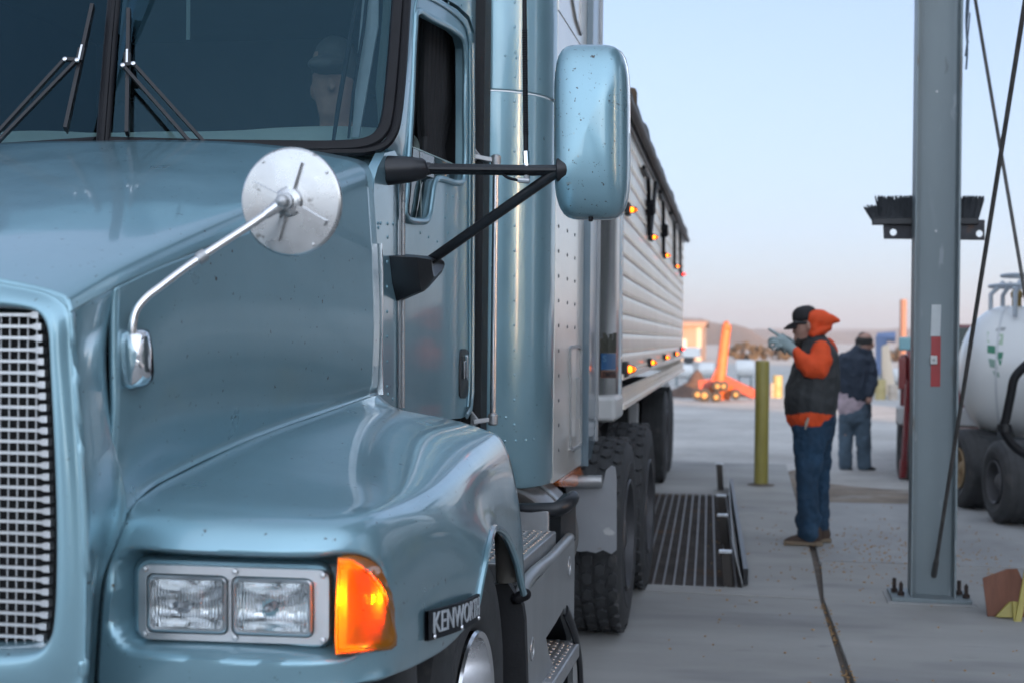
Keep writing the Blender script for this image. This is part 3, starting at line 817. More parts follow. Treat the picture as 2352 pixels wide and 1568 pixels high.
MB().bar(D(1071, 815, .018), D(1073, 871, .018), .018, .012, (1, 0, 0)).bar(D(1066, 830, .012), D(1066, 870, .012), .012, .008, (1, 0, 0)).build("door_handle", chrome, door_o, bevel=.003)

# ---- cab shell: roof, far side, floor, interior
sh = MB()
yb = 5.56
roofz = 3.0
sh.span((2*XC-DX, 4.55, 2.78), (DX-.03, yb, roofz))                                 # roof block
sh.span((2*XC-DX, 4.4, 1.0), (2*XC-DX+.04, yb, 2.1))                               # far side lower
sh.span((2*XC-DX, 4.75, 2.1), (2*XC-DX+.04, 5.3, 2.8)).span((2*XC-DX, 5.3, 2.1), (2*XC-DX+.04, yb, 2.8))
sh.span((2*XC-DX, 4.3, .95), (DX-.04, yb, 1.0))                                     # floor
sh.build("cab_shell", paint, truck, bevel=.03)
br = MB()
br.poly([D(*p, -.01) for p in ((1087,-40),(1087,960),(1096,960),(1096,-60))], (-.03, 0, 0))
br.poly([D(*p, -.0) for p in ((950,-5),(958,-28),(968,-36),(1052,14),(1078,38),(1090,76),(1090,-190),(985,-190))], (-.03, 0, 0))
rivets(br, [D(x, y, 0) for x, y in ((1000,0),(1030,8),(1060,12),(1085,40))], (1, 0, 0))
br.build("door_surround", paint, truck)
MB().span((DX-.10, 5.49, .95), (-1.112, 5.615, 3.2)).build("cab_gap_boot", dirty_black, truck)

intr = mat("dark_cab_trim", (.022, .022, .024), .8, 0, 0, .2, 6)
dash_m = mat("grey_dashboard", (.50, .60, .57), .7, 0, 0, .1, 4)
cabin = MB()
cabin.span((2*XC-DX+.05, 5.47, 1.0), (DX-.05, 5.50, 2.78)).span((2*XC-DX+.045, 4.35, 1.9), (2*XC-DX+.06, 5.47, 2.78)).span((2*XC-DX+.06, 4.6, 2.74), (DX-.06, 5.47, 2.778))
# bunched curtain behind the door window
for i in range(16):
    xx = DX - .08 - .02*(i % 2); yy = 4.98 + i*.03
    cabin.tube([(xx, yy, 2.72), (xx-.01, yy+.01, 2.45), (xx-.02, yy*.6+5.16*.4, 2.28), (xx-.01, yy, 2.1), (xx, yy+.01, 1.9)], [.018, .02, .014, .021, .024], 8)
cabin.build("cab_curtain", intr, truck)
ds = []
for x, up in ((XC, .0), (-1.72, .005), (-1.55, .018), (-1.38, .022), (-1.22, .012), (-1.16, .0)):
    yf = 4.06 + (x-XC)*.14
    ds.append([Vector((x, yf + .02, 2.11)), Vector((x, yf + .16, 2.17 + up*.4)), Vector((x, yf + .34, 2.215 + up)), Vector((x, yf + .46, 2.20 + up)), Vector((x, yf + .5, 2.05)), Vector((x, yf + .5, 1.6))])
MB().grid(patch(ds, 5, 4)).mirror(XC).build("dashboard", dash_m, truck)
MB().lathe((-1.50, 4.74, 2.11), (0, -.75, .65), [(-.012, .21), (0, .222), (.012, .21), (0, .198), (-.012, .21)], 32).build("steering_wheel", black_plastic, truck)
seat = MB()
for xx in (-1.47, -2.45):
    seat.tube([(xx, 5.12, 1.25), (xx, 5.18, 1.7), (xx, 5.22, 2.15)], [(.24, .10), (.25, .09), (.2, .07)], 14, side=(1, 0, 0), dome=True)
    seat.tube([(xx, 4.75, 1.35), (xx, 5.1, 1.35)], [(.24, .09), (.24, .09)], 14, side=(1, 0, 0), dome=True)
    seat.tube([(xx, 5.23, 2.32), (xx, 5.24, 2.42)], [(.13, .05), (.12, .05)], 12, side=(1, 0, 0), dome=True)
seat.build("seat", intr, truck)
# pale sun-shade folded beside the near windscreen pillar and the post behind the glass
vis = MB()
vis.poly([Wp(*p, -.07) for p in ((808,315),(824,315),(868,60),(872,-190),(838,-190),(832,0),(822,120))], (0, .01, 0))
vis.build("folded_sunshade", mat("pale_shade_fabric", (.36, .40, .44), .7, 0, 0, .1, 8), truck)
post = MB()
post.tube([Wp(884, 290, -.06), Wp(880, 200, -.07), Wp(890, 60, -.07), Wp(906, -190, -.07)], [(.018, .02), (.02, .025), (.016, .02), (.016, .02)], 10)
post.build("inner_pillar_trim", mat("green_grey_trim", (.10, .13, .12), .6), truck)
vs2 = MB()
vs2.tube([Wp(766, 322, -.05), Wp(778, 240, -.05), Wp(806, 80, -.05), Wp(836, -80, -.05)], [.006, .008, .009, .007], 8)
vs2.tube([Wp(800, 318, -.05), Wp(812, 210, -.05), Wp(836, 60, -.05), Wp(850, -80, -.05)], [.004, .005, .006, .006], 8)
vs2.build("shade_cord", black_rubber, truck)
# sticker strip hanging at the top of the glass
MB().bar(Wp(433, -60, -.004), Wp(432, 92, -.004), .012, .002, wnrm).build("hanging_tape", mat("pale_tape", (.12, .17, .17), .5), truck)

# ------------------------------------------------------------------ sleeper
SX = -.90
slp = MB(); rows = []
prof = [(-1.16, 5.66), (-1.13, 5.66), (-1.085, 5.672), (-1.03, 5.705), (-.975, 5.76), (-.93, 5.84), (-.908, 5.93), (-.902, 6.02)]
pc = spl([(x, y, 0) for x, y in prof], 8)
zs = [.935, .955, 1.0, 1.4, 2.0, 2.535]
def slrow(z, k=0): return [Vector((p[0] - k, p[1] + k*.5, z)) for p in pc]
slp.grid([slrow(.93, .03), slrow(.938, .008), slrow(.96), slrow(1.6), slrow(2.2), slrow(2.548), slrow(2.552, .004)])
slp.grid([slrow(2.556, .003), slrow(2.562, -.002), slrow(3.0), slrow(3.5)])
slp.span((XC, 5.7, .94), (-1.10, 6.8, .96))
rp = []
def SF(px, py):
    d = ray(px, py)
    best = None
    for a, b in zip(pc[:-1], pc[1:]):
        t0 = a[1] * d.x - a[0] * d.y; t1 = b[1] * d.x - b[0] * d.y
        if t0 * t1 <= 0:
            f = t0 / (t0 - t1 + 1e-12); q = np.array(a) + (np.array(b) - np.array(a)) * f
            nn = Vector((b[1]-a[1], -(b[0]-a[0]), 0)).normalized()
            return Vector((q[0], q[1], CAM.z + d.z * q[1] / d.y)), nn
    return None, None
for px, py in [(1182, 63 + 57*k) for k in range(-1, 17)] + [(1160,128),(1185,133),(1213,138),(1240,144)] + [(1160,1012),(1185,1012),(1208,1010),(1226,1008),(1162,958)]:
    p, nn = SF(px, py)
    if p is not None: rivets(slp, [p], nn, .0065)
slp.build("sleeper", paint, truck, ang=30)
sp_m = mat("sleeper_side_panel", (.90, .82, .73), .28, .35, .5, .06, 2, .01, 200, [((.45, .46, .47), 7, .30, .5)])
sd_ = MB()
def S(px, py, o=0.0): return atX(px, py, SX + o)
yS0, yS1 = 6.015, S(1340, 600).y
sd_.span((SX-.03, yS0, .935), (SX, yS1, 2.95))
sd_.span((SX-.03, yS0, 2.954), (SX+.003, yS1, 3.5))
nf_plain = len(sd_.f); rv2 = sd_
for k in range(20):
    for px, ph in ((1283, 0), (1303, 12), (1320, 22)):
        py = 520 + ph*.9 + 57*k*(1 - (px-1283)*.0018)
        if py < 1070 and not (px > 1300 and py > 770): rivets(rv2, [S(px, py)], (1, 0, 0), .009)
sdo = sd_.build("sleeper_side", sp_m, truck)
sdo.data.materials.append(mat("dark_rivet", (.05, .055, .06), .4, .5))
for p in sdo.data.polygons: p.material_index = int(p.index >= nf_plain)
bd = MB()
bo = [S(*p, .004) for p in ((1309,802),(1313,797),(1330,795),(1334,800),(1334,1018),(1331,1024),(1316,1032),(1310,1028))]
for a, b in zip(bo, bo[1:] + bo[:1]): bd.bar(a, b, .014, .012, (1, 0, 0))
bd.bar(S(1329, 868, .01), S(1329, 958, .01), .03, .02, (1, 0, 0))
bd.build("baggage_door", alu_dull, truck)
bd2 = MB()
uo = [S(*p, .006) for p in ((1308,-40),(1322,44),(1334,80),(1336,-60))]
for a, b in zip(uo, uo[1:]): bd2.bar(a, b, .012, .012, (1, 0, 0))
bd2.build("upper_side_door", alu_dull, truck)
mk = thing("marker_lamp", None, None, ORG[truck.name]); mk.location = (0, 0, 0); mk.parent = truck
am2 = mat("amber_plastic_lens", (.75, .17, .01), .25, 0, .6)
pl = [S(*p, -.01) for p in ((1285,1106),(1292,1096),(1318,1080),(1334,1068),(1341,1082),(1340,1104),(1335,1114),(1322,1118),(1290,1117))]
MB().poly(pl, (-.07, 0, 0)).build("lamp_lens", am2, mk, bevel=.014, seg=3)
# side extender behind the sleeper
ex = MB()
e0, e1 = atX(1343, 500, SX + .004).y, atX(1374, 500, SX + .004).y
zb_ = atX(1360, 1054, SX).z; 
ex.poly([(SX + .004, e0, zb_ + .02), (SX + .004, e1, zb_), (SX + .004, e1, 3.45), (SX + .004, e0, 3.45)], (-.025, 0, 0))
ex.bar((SX + .008, e0 + .03, zb_), (SX + .008, e0 + .03, 3.4), .02, .05, (1, 0, 0))
ex.build("side_extender", mat("grey_blue_extender", (.16, .22, .26), .35, .3, .6, .1, 3), truck, bevel=.004)
ex2 = MB().bar((SX+.006, e1, zb_), (SX+.006, e1, 3.45), .03, .02, (1, 0, 0)).build("extender_edge", alu_dull, truck)

# ---- grab bar on stand-offs
gb = thing("grab_bar", None, None, ORG[truck.name]); gb.location = (0, 0, 0); gb.parent = truck
GY = 5.50
ga, gb2 = A((1139, 370, GY)), A((1132, 962, GY))
MB().tube([ga, gb2], .0125, 14).build("bar_tube", alu, gb)
for p, px, py in ((ga, 1088, 360), (gb2, 1086, 968)):
    q = A((px, py, GY - .03))
    b = MB().bar(q, p, .022, .018, (0, 0, 1)).lathe(p + Vector((0, 0, -.024)), (0, 0, 1), [(0, .012), (.004, .02), (.04, .021), (.048, .014), (.05, .0001)], 16)
    b.poly([q + Vector((-.01, -.0, -.03)), q + Vector((-.01, 0, .05)), q + Vector((.03, 0, .0))], (0, .012, 0))
    b.build("bar_bracket", alu_dull, gb, bevel=.003)

# ---- big door mirror, arms, antenna
mir = thing("side_mirror", None, None, ORG[truck.name]); mir.location = (0, 0, 0); mir.parent = truck
MY = 4.27
mc = A((1357, 301, MY)); hw, hh = (A((1440, 301, MY)).x - A((1273, 301, MY)).x)/2, (A((1357, 103, MY)).z - A((1357, 501, MY)).z)/2
ms = MB(); rows = []
def rr_pt(f, a):
    """rounded rectangle, f 0..1 from centre, a angle"""
    c, s = math.cos(a), math.sin(a)
    n = 5.0
    k = (abs(c)**n + abs(s)**n) ** (-1/n)
    return c*k*f, s*k*f
NA = 64
for f, dep in ((.001, -.085), (.3, -.083), (.55, -.077), (.75, -.064), (.88, -.046), (.955, -.024), (.99, -.006), (1.0, .012), (1.0, .05), (.985, .062)):
    row = []
    for i in range(NA):
        a = 2*math.pi*i/NA
        u, v = rr_pt(f, a)
        lean = -.010*v
        row.append(mc + Vector((u*hw + lean*1.2 * 0 - .0035*v, dep + .015*u, v*hh)))
    rows.append(row)
ms.grid(rows, closed=True)
ms.build("mirror_shell", paint_bugs, mir, ang=60)
mg = MB(); mg.grid([rows[-1], [p.lerp(mc + Vector((0, .062, 0)), .02) + Vector((0, -.004, 0)) for p in rows[-1]], [mc + Vector((0, .058, 0))]*NA], closed=True)
mg.build("mirror_glass", chrome, mir)
rimm = MB().tube([Vector(p) for p in rows[-2]] + [Vector(rows[-2][0])], .004, 6, cap=False).build("mirror_rim", alu, mir)
MB().lathe(mc + Vector((.003, 0, -hh - .012)), (0, 0, 1), [(0, .005), (.002, .007), (.016, .007)], 10).build("drain_plug", black_rubber, mir)
arm = MB()
j = A((1288, 391, MY - .05))
ua = A((985, 388, 4.24)); la = A((982, 603, 4.42))
arm.tube([ua, A((1215, 392, 4.235)), j], .0165, 14).tube([la, j + Vector((-.01, 0, -.004))], .0165, 14)
arm.tube([ua, j], [(.012, .02), (.012, .02)], 10, side=(0, 0, 1))
arm.lathe(j + Vector((-.012, 0, 0)), (1, .05, 0), [(0, .034), (.004, .038), (.03, .036), (.04, .03)], 20)
arm.build("mirror_arm", black_metal, mir)
cone = MB()
def boot(base_px, tip, y0, y1):
    b0 = [A((x, y, y0)) for x, y in base_px]
    c = sum(b0, Vector()) / len(b0)
    return b0, c
# upper boot: round cone
c0_, c1_ = D(896, 392), ua + Vector((-.002, 0, 0))
ax = (c1_ - c0_).normalized()
L = (c1_ - c0_).length
cone.lathe(c0_, ax, [(-.02, .046), (.0, .045), (L*.5, .040), (L*.86, .032), (L*.93, .027), (L*.95, .021), (L*1.06, .018)], 24)
# lower boot: slanted trapezoid that narrows to the arm
lo = [(898,588),(935,584),(965,587),(981,598),(986,618),(978,634),(958,656),(936,680),(921,692),(914,690),(905,650)]
b0 = [D(x, y, .002) for x, y in lo]
cc = la
rows = [[p + Vector((-.03, 0, 0)) for p in b0], b0, [p.lerp(cc, .25) + Vector((.055, -.01, 0)) for p in b0], [p.lerp(cc, .62) + Vector((.06, -.015, 0)) for p in b0], [p.lerp(cc, .86) + Vector((.03, -.008, 0)) for p in b0]]
cone.grid(rows, closed=True); o = len(cone.v) - len(b0); cone.f.append(tuple(o + i for i in range(len(b0))))
cone.build("mirror_boot", black_plastic, mir, ang=50, bevel=.004)
ant = thing("antenna", None, None, ORG[truck.name]); ant.location = (0, 0, 0); ant.parent = truck
ab = A((1210, 398, 4.235)); a1 = A((1208, 348, 4.235)); a2 = A((1206, 150, 4.235)); a3 = A((1203, -190, 4.235))
wm = MB().tube([a1, a2, a3], [.0075, .0075, .006], 10)
for i in range(44):
    p = a1.lerp(a2, .2 + i*.028)
    wm.lathe(p, a2 - a1, [(-.003, .007), (0, .0092), (.003, .007)], 10)
wm.build("antenna_whip", black_rubber, ant)
MB().tube([ab + Vector((0, 0, .0)), ab.lerp(a1, .5)], .008, 8).tube([ab.lerp(a1, .45), a1], .010, 6).build("antenna_base", chrome, ant, ang=25)
el = A((1211, 416, 4.22)); MB().tube([ab, ab + Vector((0, 0, -.02)), el], .009, 8).tube([el + Vector((.006, 0, 0)), el + Vector((-.028, -.004, .002))], .008, 8).build("antenna_connector", alu_dull, ant)
MB().tube([Vector(p) for p in spl([el + Vector((-.025, -.004, .002)), A((1182, 413, 4.22)), A((1165, 408, 4.225)), A((1155, 400, 4.23))], 5)], .0045, 8).build("antenna_cable", black_rubber, ant)

# ---- round hood mirror on its bent tube
hm = thing("hood_mirror", None, None, ORG[truck.name]); hm.location = (0, 0, 0); hm.parent = truck; hm["label"] = "round worn aluminium hood mirror on a bent tube"
HY = 2.80
c = A((667, 464, HY)); rad = (A((787, 464, HY)).x - A((547, 464, HY)).x)/2
nf = Vector((-.10, -1, -.07)).normalized()
up_ = Vector((0, 0, 1)); up_ = (up_ - nf*up_.dot(nf)).normalized(); rt_ = nf.cross(up_); rt_ = rt_ if rt_.x > 0 else -rt_
dk = MB().lathe(c, nf, [(-.012, rad*.985), (-.006, rad), (-.001, rad*.99), (.002, rad*.955), (.006, rad*.6), (.008, rad*.28), (.016, rad*.26), (.020, rad*.2), (.021, .0001)], 72, x0=rt_)
dk.lathe(c, nf, [(-.012, rad*.985), (-.014, .0001)], 48, x0=rt_)
for ex_, ey in ((752, 512), (580, 424), (694, 378), (636, 548)):
    tgt = c + rt_*((ex_-667)/240*2*rad) - up_*((ey-464)/240*2*rad)
    dk.bar(c + nf*.010 + (tgt-c)*.2, tgt + nf*.004, .012, .018, nf)
for a in (35, 125, 205, 300):
    dk.lathe(c + (rt_*math.cos(R(a)) + up_*math.sin(R(a)))*rad*.9 + nf*.002, nf, [(0, .004), (.003, .003), (.0035, .0001)], 8)
dk.build("mirror_disc", chrome_worn, hm, ang=30)
kn = MB().lathe(c + nf*.018, nf, [(0, .018), (.012, .018), (.014, .013), (.03, .012), (.034, .007), (.036, .0001)], 12)
kn.build("mirror_bolt", alu_dull, hm, ang=25)
pts = [A(t) for t in ((305, 770, 2.60), (305, 745, 2.60), (312, 715, 2.605), (332, 688, 2.615), (370, 658, 2.635), (460, 592, 2.685), (560, 527, 2.73), (640, 472, 2.765))]
tb = spl(pts, 5)
MB().tube([Vector(p) for p in tb], .0085, 12).tube([Vector(tb[-3]), Vector(tb[-1]), c + nf*.034], [.010, .013, .012], 12).build("mirror_tube", alu, hm)
MB().tube([A((455, 596, 2.682)), A((472, 584, 2.69))], .0125, 12).build("tube_collar", alu_dull, hm)
# the chrome foot: a rounded block
fb = MB(); rows = []
foot = [(270, 772), (278, 759), (300, 755), (330, 757), (342, 762), (350, 800), (353, 850), (350, 872), (335, 884), (300, 893), (284, 888), (276, 860), (271, 815)]
fc = (312, 824)
for f, d in ((1.0, .05), (1.0, .0), (.95, -.012), (.8, -.020), (.5, -.025), (.2, -.026), (.01, -.026)):
    rows.append([A((fc[0] + (x-fc[0])*f, fc[1] + (y-fc[1])*f, 2.61 + d + max(0, (fc[0] + (x-fc[0])*f - 318))*.0011)) for x, y in foot])
fb.grid(rows, closed=True).build("mirror_foot", chrome, hm, ang=45)
gk = MB().grid([[A((fc[0] + (x-fc[0])*1.07 - 2, fc[1] + (y-fc[1])*1.03, 2.635)) for x, y in foot], [A((fc[0] + (x-fc[0])*1.05 - 2, fc[1] + (y-fc[1])*1.02, 2.70)) for x, y in foot]], closed=True)
gk.build("foot_gasket", black_rubber, hm)
# ------------------------------------------------------------------ steps, side fairing, fuel tank, drive axles
def P(px, py, y): return atY(px, py, y)
stp = MB()
zt_ = .812; xo = -.80
stp.span((-1.12, 4.62, zt_ - .10), (xo, 5.45, zt_ - .003))
slots = MB()
stp.span((-1.12, 5.455, zt_ - .02), (xo - .03, 5.475, zt_ + .075))
stp_o = stp.build("cab_step", alu_dull, truck, bevel=.008)
tr_ = MB()
for i in range(30):
    for q in range(5):
        yy = 4.66 + i*.026; xx = -1.08 + q*.056 + (.028 if i % 2 else 0)
        tr_.lathe((xx, yy, zt_ - .003), (0, 0, 1), [(0, .0095), (.004, .0085), (.0045, .005), (.001, .004)], 6)
tr_.build("step_tread", alu_dull, stp_o)
fa = MB()
X0, X1 = -.765, -.755
skirt_m = mat("grey_fairing", (.34, .35, .355), .4, .4, .15, .14, 3, .03, 60, [((.36, .36, .36), 8, .3, .5)], stretch=(1, 1, .18))
# skirt side with the cut-out for the lower step
so_ = [(4.42, .10), (4.42, .60), (4.455, .715), (4.52, .735), (5.2, .748), (5.62, .757), (5.66, .72), (5.66, .10)]
yA = lambda px, py: atX(px, py, X1)
cut = [yA(1296, 1394), yA(1276, 1430), yA(1254, 1464), yA(1262, 1505), yA(1276, 1545), yA(1290, 1640), yA(1326, 1640), yA(1326, 1560), yA(1322, 1510), yA(1312, 1460), yA(1300, 1420)]
fa.poly([Vector((X1, y, z)) for y, z in so_], (-.02, 0, 0), [[Vector((X1, max(4.46, min(5.645, p.y)), max(.13, p.z))) for p in cut]])
# rolled top edge
te = [Vector((X1 - .02, y, z)) for y, z in ((4.45, .705), (4.52, .735), (5.2, .748), (5.64, .757))]
fa.tube([Vector(p) for p in spl(te, 5)], .022, 12, dome=True)
fa.build("side_fairing", skirt_m, truck, ang=40)
ff = MB().poly([P(1060, 1350, 4.41), P(1148, 1340, 4.41), P(1166, 1338, 4.41), P(1200, 1390, 4.41), P(1205, 1424, 4.41), P(1209, 1560, 4.41), P(1213, 1760, 4.41), P(1060, 1760, 4.41)], (0, .04, 0))
ff.build("fairing_front", dirty_black, truck, bevel=.012)
MB().span((-1.15, 4.46, .10), (X1 - .2, 5.64, .7)).build("fairing_core", dark_inside, truck)
MB().tube([P(1186, 1374, 4.40), P(1206, 1364, 4.41)], [.018, .020], 14, dome=True).build("rubber_stop", black_rubber, truck)
for py, pz in ((1395, 0), (1240, 0)): pass
for px, py in ((1222, 1490), (1307, 1300)):
    c = atX(px, py, X1); MB().lathe(c + Vector((.001, 0, 0)), (1, 0, 0), [(0, .040), (.003, .038), (.002, .030), (-.003, .028), (-.003, .0001)], 20).build("fairing_port", alu_dull, truck)
# pocket walls and lower step
pk = MB().poly([Vector((X1 - .19, max(4.46, p.y), p.z)) for p in cut])
pk.grid([[Vector((X1 - .02, max(4.46, min(5.645, p.y)), max(.13, p.z))) for p in cut], [Vector((X1 - .19, max(4.46, min(5.645, p.y)), max(.13, p.z))) for p in cut]], closed=True)
pk.build("step_pocket", black_plastic, truck)
zl = .365
ls = MB().span((-.98, 4.86, zl - .06), (-.715, 5.56, zl))
lso = ls.build("lower_step", alu_dull, truck, bevel=.008)
t2 = MB()
for i in range(26):
    for q in range(4):
        t2.lathe((-.94 + q*.056 + (.028 if i % 2 else 0), 4.9 + i*.0255, zl), (0, 0, 1), [(0, .0095), (.004, .0085), (.0045, .005), (.001, .004)], 6)
t2.build("step_tread", alu_dull, lso)
pf = MB().tube([Vector(p) for p in spl([P(1299, 1402, 5.42), P(1318, 1450, 5.5), P(1330, 1510, 5.56), P(1334, 1580, 5.58)], 5)], [(.012, .03)]*16, 8, side=(1, 0, 0)).build("pocket_flange", black_plastic, truck)
# black bumper-like toe board above the step
tbd = [A(t) for t in ((1196, 1172, 5.48), (1240, 1171, 5.48), (1282, 1168, 5.49), (1302, 1158, 5.52), (1316, 1142, 5.60))]
MB().tube([Vector(p) for p in spl(tbd, 5)], [(.030, .025)]*21, 12, side=(0, 0, 1), dome=True).build("toe_board", black_plastic, truck)
tb2 = MB().poly([A(t) for t in ((1288, 1166, 5.60), (1320, 1133, 5.66), (1324, 1137, 5.66), (1323, 1240, 5.66), (1288, 1260, 5.62))], (-.05, .03, 0)).build("toe_board_side", mat("dark_grey_plastic", (.035, .038, .042), .4), truck, bevel=.01)
ft = MB().lathe((-1.09, 5.72, .68), (0, 1, 0), [(.03, .001), (.03, .20), (0, .24), (.0, .26), (.02, .27), (.56, .27), (.58, .26), (.58, .001)], 40)
ft.build("fuel_tank", mat("brown_stained_tank", (.20, .18, .165), .35, .6, .1, .2, 3), truck)
MB().lathe((-1.09, 5.72, .68), (0, 1, 0), [(.30, .272), (.30, .278), (.36, .278), (.36, .272)], 40).build("tank_band", alu_dull, truck)
# chassis
ch = MB().span((XC - .46, 3.0, .75), (XC - .38, 9.6, 1.0)).span((XC + .38, 3.0, .75), (XC + .46, 9.6, 1.0)).span((XC - .9, 6.9, .93), (XC + 1.0, 7.0, .99)).span((XC - .5, 7.8, 1.0), (XC + .5, 8.9, 1.12))
ch.tube([(XC - .9, 7.62, .51), (XC + .9, 7.62, .51)], .09, 10).tube([(XC - .9, 8.95, .51), (XC + .9, 8.95, .51)], .09, 10)
ch.build("chassis_rail", black_metal, truck)
# pipe and grey guard plate in front of the drive wheels
gp = MB()
gpt = [A((x, y, 6.98)) for x, y in ((1300, 1118), (1345, 1116), (1385, 1113), (1392, 1078), (1404, 1068), (1413, 1072), (1416, 1100), (1416, 1262), (1404, 1271), (1385, 1262), (1368, 1269), (1348, 1264), (1334, 1266), (1310, 1262))]
gp.poly(gpt, (0, .012, 0)).build("wheel_guard_plate", mat("pale_guard_steel", (.31, .32, .335), .5, .3, 0, .1, 4, .05, 60, [((.62, .62, .60), 7, .34, .7), ((.2, .15, .1), 9, .27, .6)]), truck)
MB().tube([A((1296, 1105, 6.95)), A((1383, 1104, 6.95))], .03, 12).build("guard_crossbar", alu_dull, truck)
fenm = mat("scuffed_quarter_fender", (.28, .29, .30), .3, .7)
qf = MB()
for yc in (7.62, 8.95):
    for xo_, xi in ((-.70, -1.02),):
        prof_ = []
        for i in range(13):
            a = R(78 - i*10 if yc < 8 else 150 - i*12)
            prof_.append((yc - math.cos(R(180) - a)*0 + .56*math.cos(a) * (1 if yc > 8 else -1) * -1, .51 + .56*math.sin(a)))
xw = -.72 - .135
drim = mat('dark_drive_rim', (.07, .07, .075), .5, .4)
for yc in (7.62, 8.95):
    wheel(truck, (xw, yc, .51), (1, 0, 0), .51, .26, .29, 'block', rm=drim)
    wheel(truck, (xw - .33, yc, .51), (1, 0, 0), .51, .26, .29, 'block', rm=drim)
    wheel(truck, (2*XC - xw, yc, .51), (-1, 0, 0), .51, .26, .29)
# driver behind the wheel: a person of his own
# ------------------------------------------------------------------ grain trailer behind the tractor (turned 1.5 degrees)
ta = R(1.49)
tdir = Vector((-math.sin(ta), math.cos(ta), 0)); tnor = Vector((math.cos(ta), math.sin(ta), 0))
TB = Vector((-.824, 8.0, 0))
def T(s, o, z): return TB + tdir*s + tnor*o + Vector((0, 0, z))
def TP(px, py, o=0.0): return atP(px, py, TB + tnor*o, tnor)
trot = Matrix((tnor, tdir, Vector((0, 0, 1)))).transposed()
trailer = thing("grain_trailer", "long ribbed aluminium grain hopper trailer with dark tarp roll and amber marker lights", "trailer", T(5, -1.22, 0))
TL, TW = 10.6, 2.5
ZB, ZM, ZT = 1.16, 1.36, 2.93
slat_m = mat("trailer_slats", (.95, .85, .74), .36, .5, .1, .07, 2.2, .03, 60, [((.62, .60, .58), 6, .32, .5), ((.45, .43, .42), 55, .27, .4)])
body = MB()
NS = 13; pz = (ZT - .12 - ZM) / NS
for o_s in (0,):
    prof = []
    for i in range(NS):
        z = ZM + pz*i
        prof += [(-.004, z), (.001, z + .006), (.003, z + pz*.3), (.003, z + pz*.7), (.001, z + pz - .006), (-.004, z + pz)]
    body.grid([[T(s, o, z) for o, z in prof] for s in (0.02, TL)])
body.grid([[T(s, -TW, ZM), T(s, -TW, ZT)][::1] for s in (0.0, TL)])
body.poly([T(TL, -.01, ZB), T(TL, -.01, ZT), T(TL, -TW, ZT), T(TL, -TW, ZB)], tdir*.04)
# rows of fasteners on each slat
for i in range(NS):
    for k in range(70):
        s = .1 + k*.15
        if s < TL: body.box(T(s, .008, ZM + pz*i + pz*.16), (.006, .016, .016), trot)
body.build("slatted_side", slat_m, trailer, ang=40)
nose_m = mat("polished_trailer_nose", (.52, .50, .48), .22, .9, 0, .08, 3, .02, 60)
nose = MB(); rn = .26
pn = [(-TW/2, -.46)] + [(-rn*1.05 + rn*math.sin(a)*1.05, -.46 + .44*(1-math.cos(a))) for a in [R(90)*i/10 for i in range(11)]]
nose.grid([[T(s, o, z) for o, s in pn] for z in (ZB, ZT + .02)])
nose.build("trailer_nose", nose_m, trailer, ang=60)
MB().box(T(.0, -.012, (ZB+ZT)/2), (.05, .055, ZT-ZB), trot).build("corner_post", mat("pale_corner_post", (.42, .50, .56), .3, .6, .4, .05, 2), trailer, bevel=.012)
# sheaf-and-band emblem on the nose
def NP(px, py, o=.0):
    d = ray(px, py); best = None
    for a, b in zip(pn[:-1], pn[1:]):
        A_, B_ = T(a[1], a[0], 0), T(b[1], b[0], 0); e = B_ - A_; n_ = Vector((e.y, -e.x, 0)).normalized()
        p = atP(px, py, A_, n_); t = (p - A_).dot(e) / e.length_squared
        if -.001 <= t <= 1.001: best = (p, n_ if n_.dot(ray(px, py)) < 0 else -n_)
    return (best[0] + best[1]*o) if best else None
def decal(name, l, t, r, b, m_, off, n=10):
    rows = []
    for i in range(n+1):
        px = l + (r-l)*i/n; a, c = NP(px, t, off), NP(px, b, off)
        if a is not None and c is not None: rows.append([a, c])
    return MB().grid(rows).build(name, m_, trailer) if len(rows) > 1 else None
blue_band = decal("blue_emblem_band", 1379, 811, 1413, 848, mat("emblem_blue", (.022, .10, .24), .4, 0, .3), .004)
bro = decal("brown_name_band", 1379, 850, 1413, 867, mat("emblem_brown", (.17, .075, .05), .45), .004)
def decal_text(s, l, t, r, b, m_, off, par, bold=.02):
    V, F = text_pts(s, bold)
    vs = []
    for u, v, z in V:
        p = NP(l + (r-l)*u, b + (t-b)*v, off)
        if p is None: return
        vs.append(p)
    MB().add(vs, F).build("lettering", m_, par)
if bro: decal_text("TIMPTE", 1381, 853, 1411, 865, mat("letter_dark", (.02, .015, .015), .5), .009, bro)
if blue_band: decal_text("S", 1381, 815, 1390, 830, mat("letter_pale_blue", (.12, .24, .38), .5), .009, blue_band)
wh = MB()
rnd = random.Random(3)
for i in range(11):
    x0 = 1381 + i*3; a = NP(x0, 810, .004); b = NP(min(1412, max(1380, x0 + rnd.uniform(-4, 4))), 775 + rnd.uniform(-12, 15), .004)
    if a is not None and b is not None: wh.bar(a, b, .014, .003, (0, -1, 0))
wh.build("wheat_emblem", mat("emblem_wheat", (.05, .05, .035), .6), trailer)
rail = MB()
rail.box(T(TL/2, -.008, (ZB + ZM)/2 - .045), (.04, TL, ZM - ZB - .10), trot)
rail.box(T(TL/2, .006, ZM - .02), (.03, TL, .035), trot)
rail.box(T(TL/2, .002, ZB + .012), (.06, TL, .03), trot)
for k in range(64):
    rail.box(T(.1 + k*.16, .014, ZB + .07), (.006, .02, .02), trot).box(T(.1 + k*.16, .014, ZB + .11), (.006, .02, .02), trot)
rail.build("bottom_rail", slat_m, trailer, bevel=.003)
sill = MB().box(T(-.2, -.20, ZB + .02), (.44, .50, .14), trot)
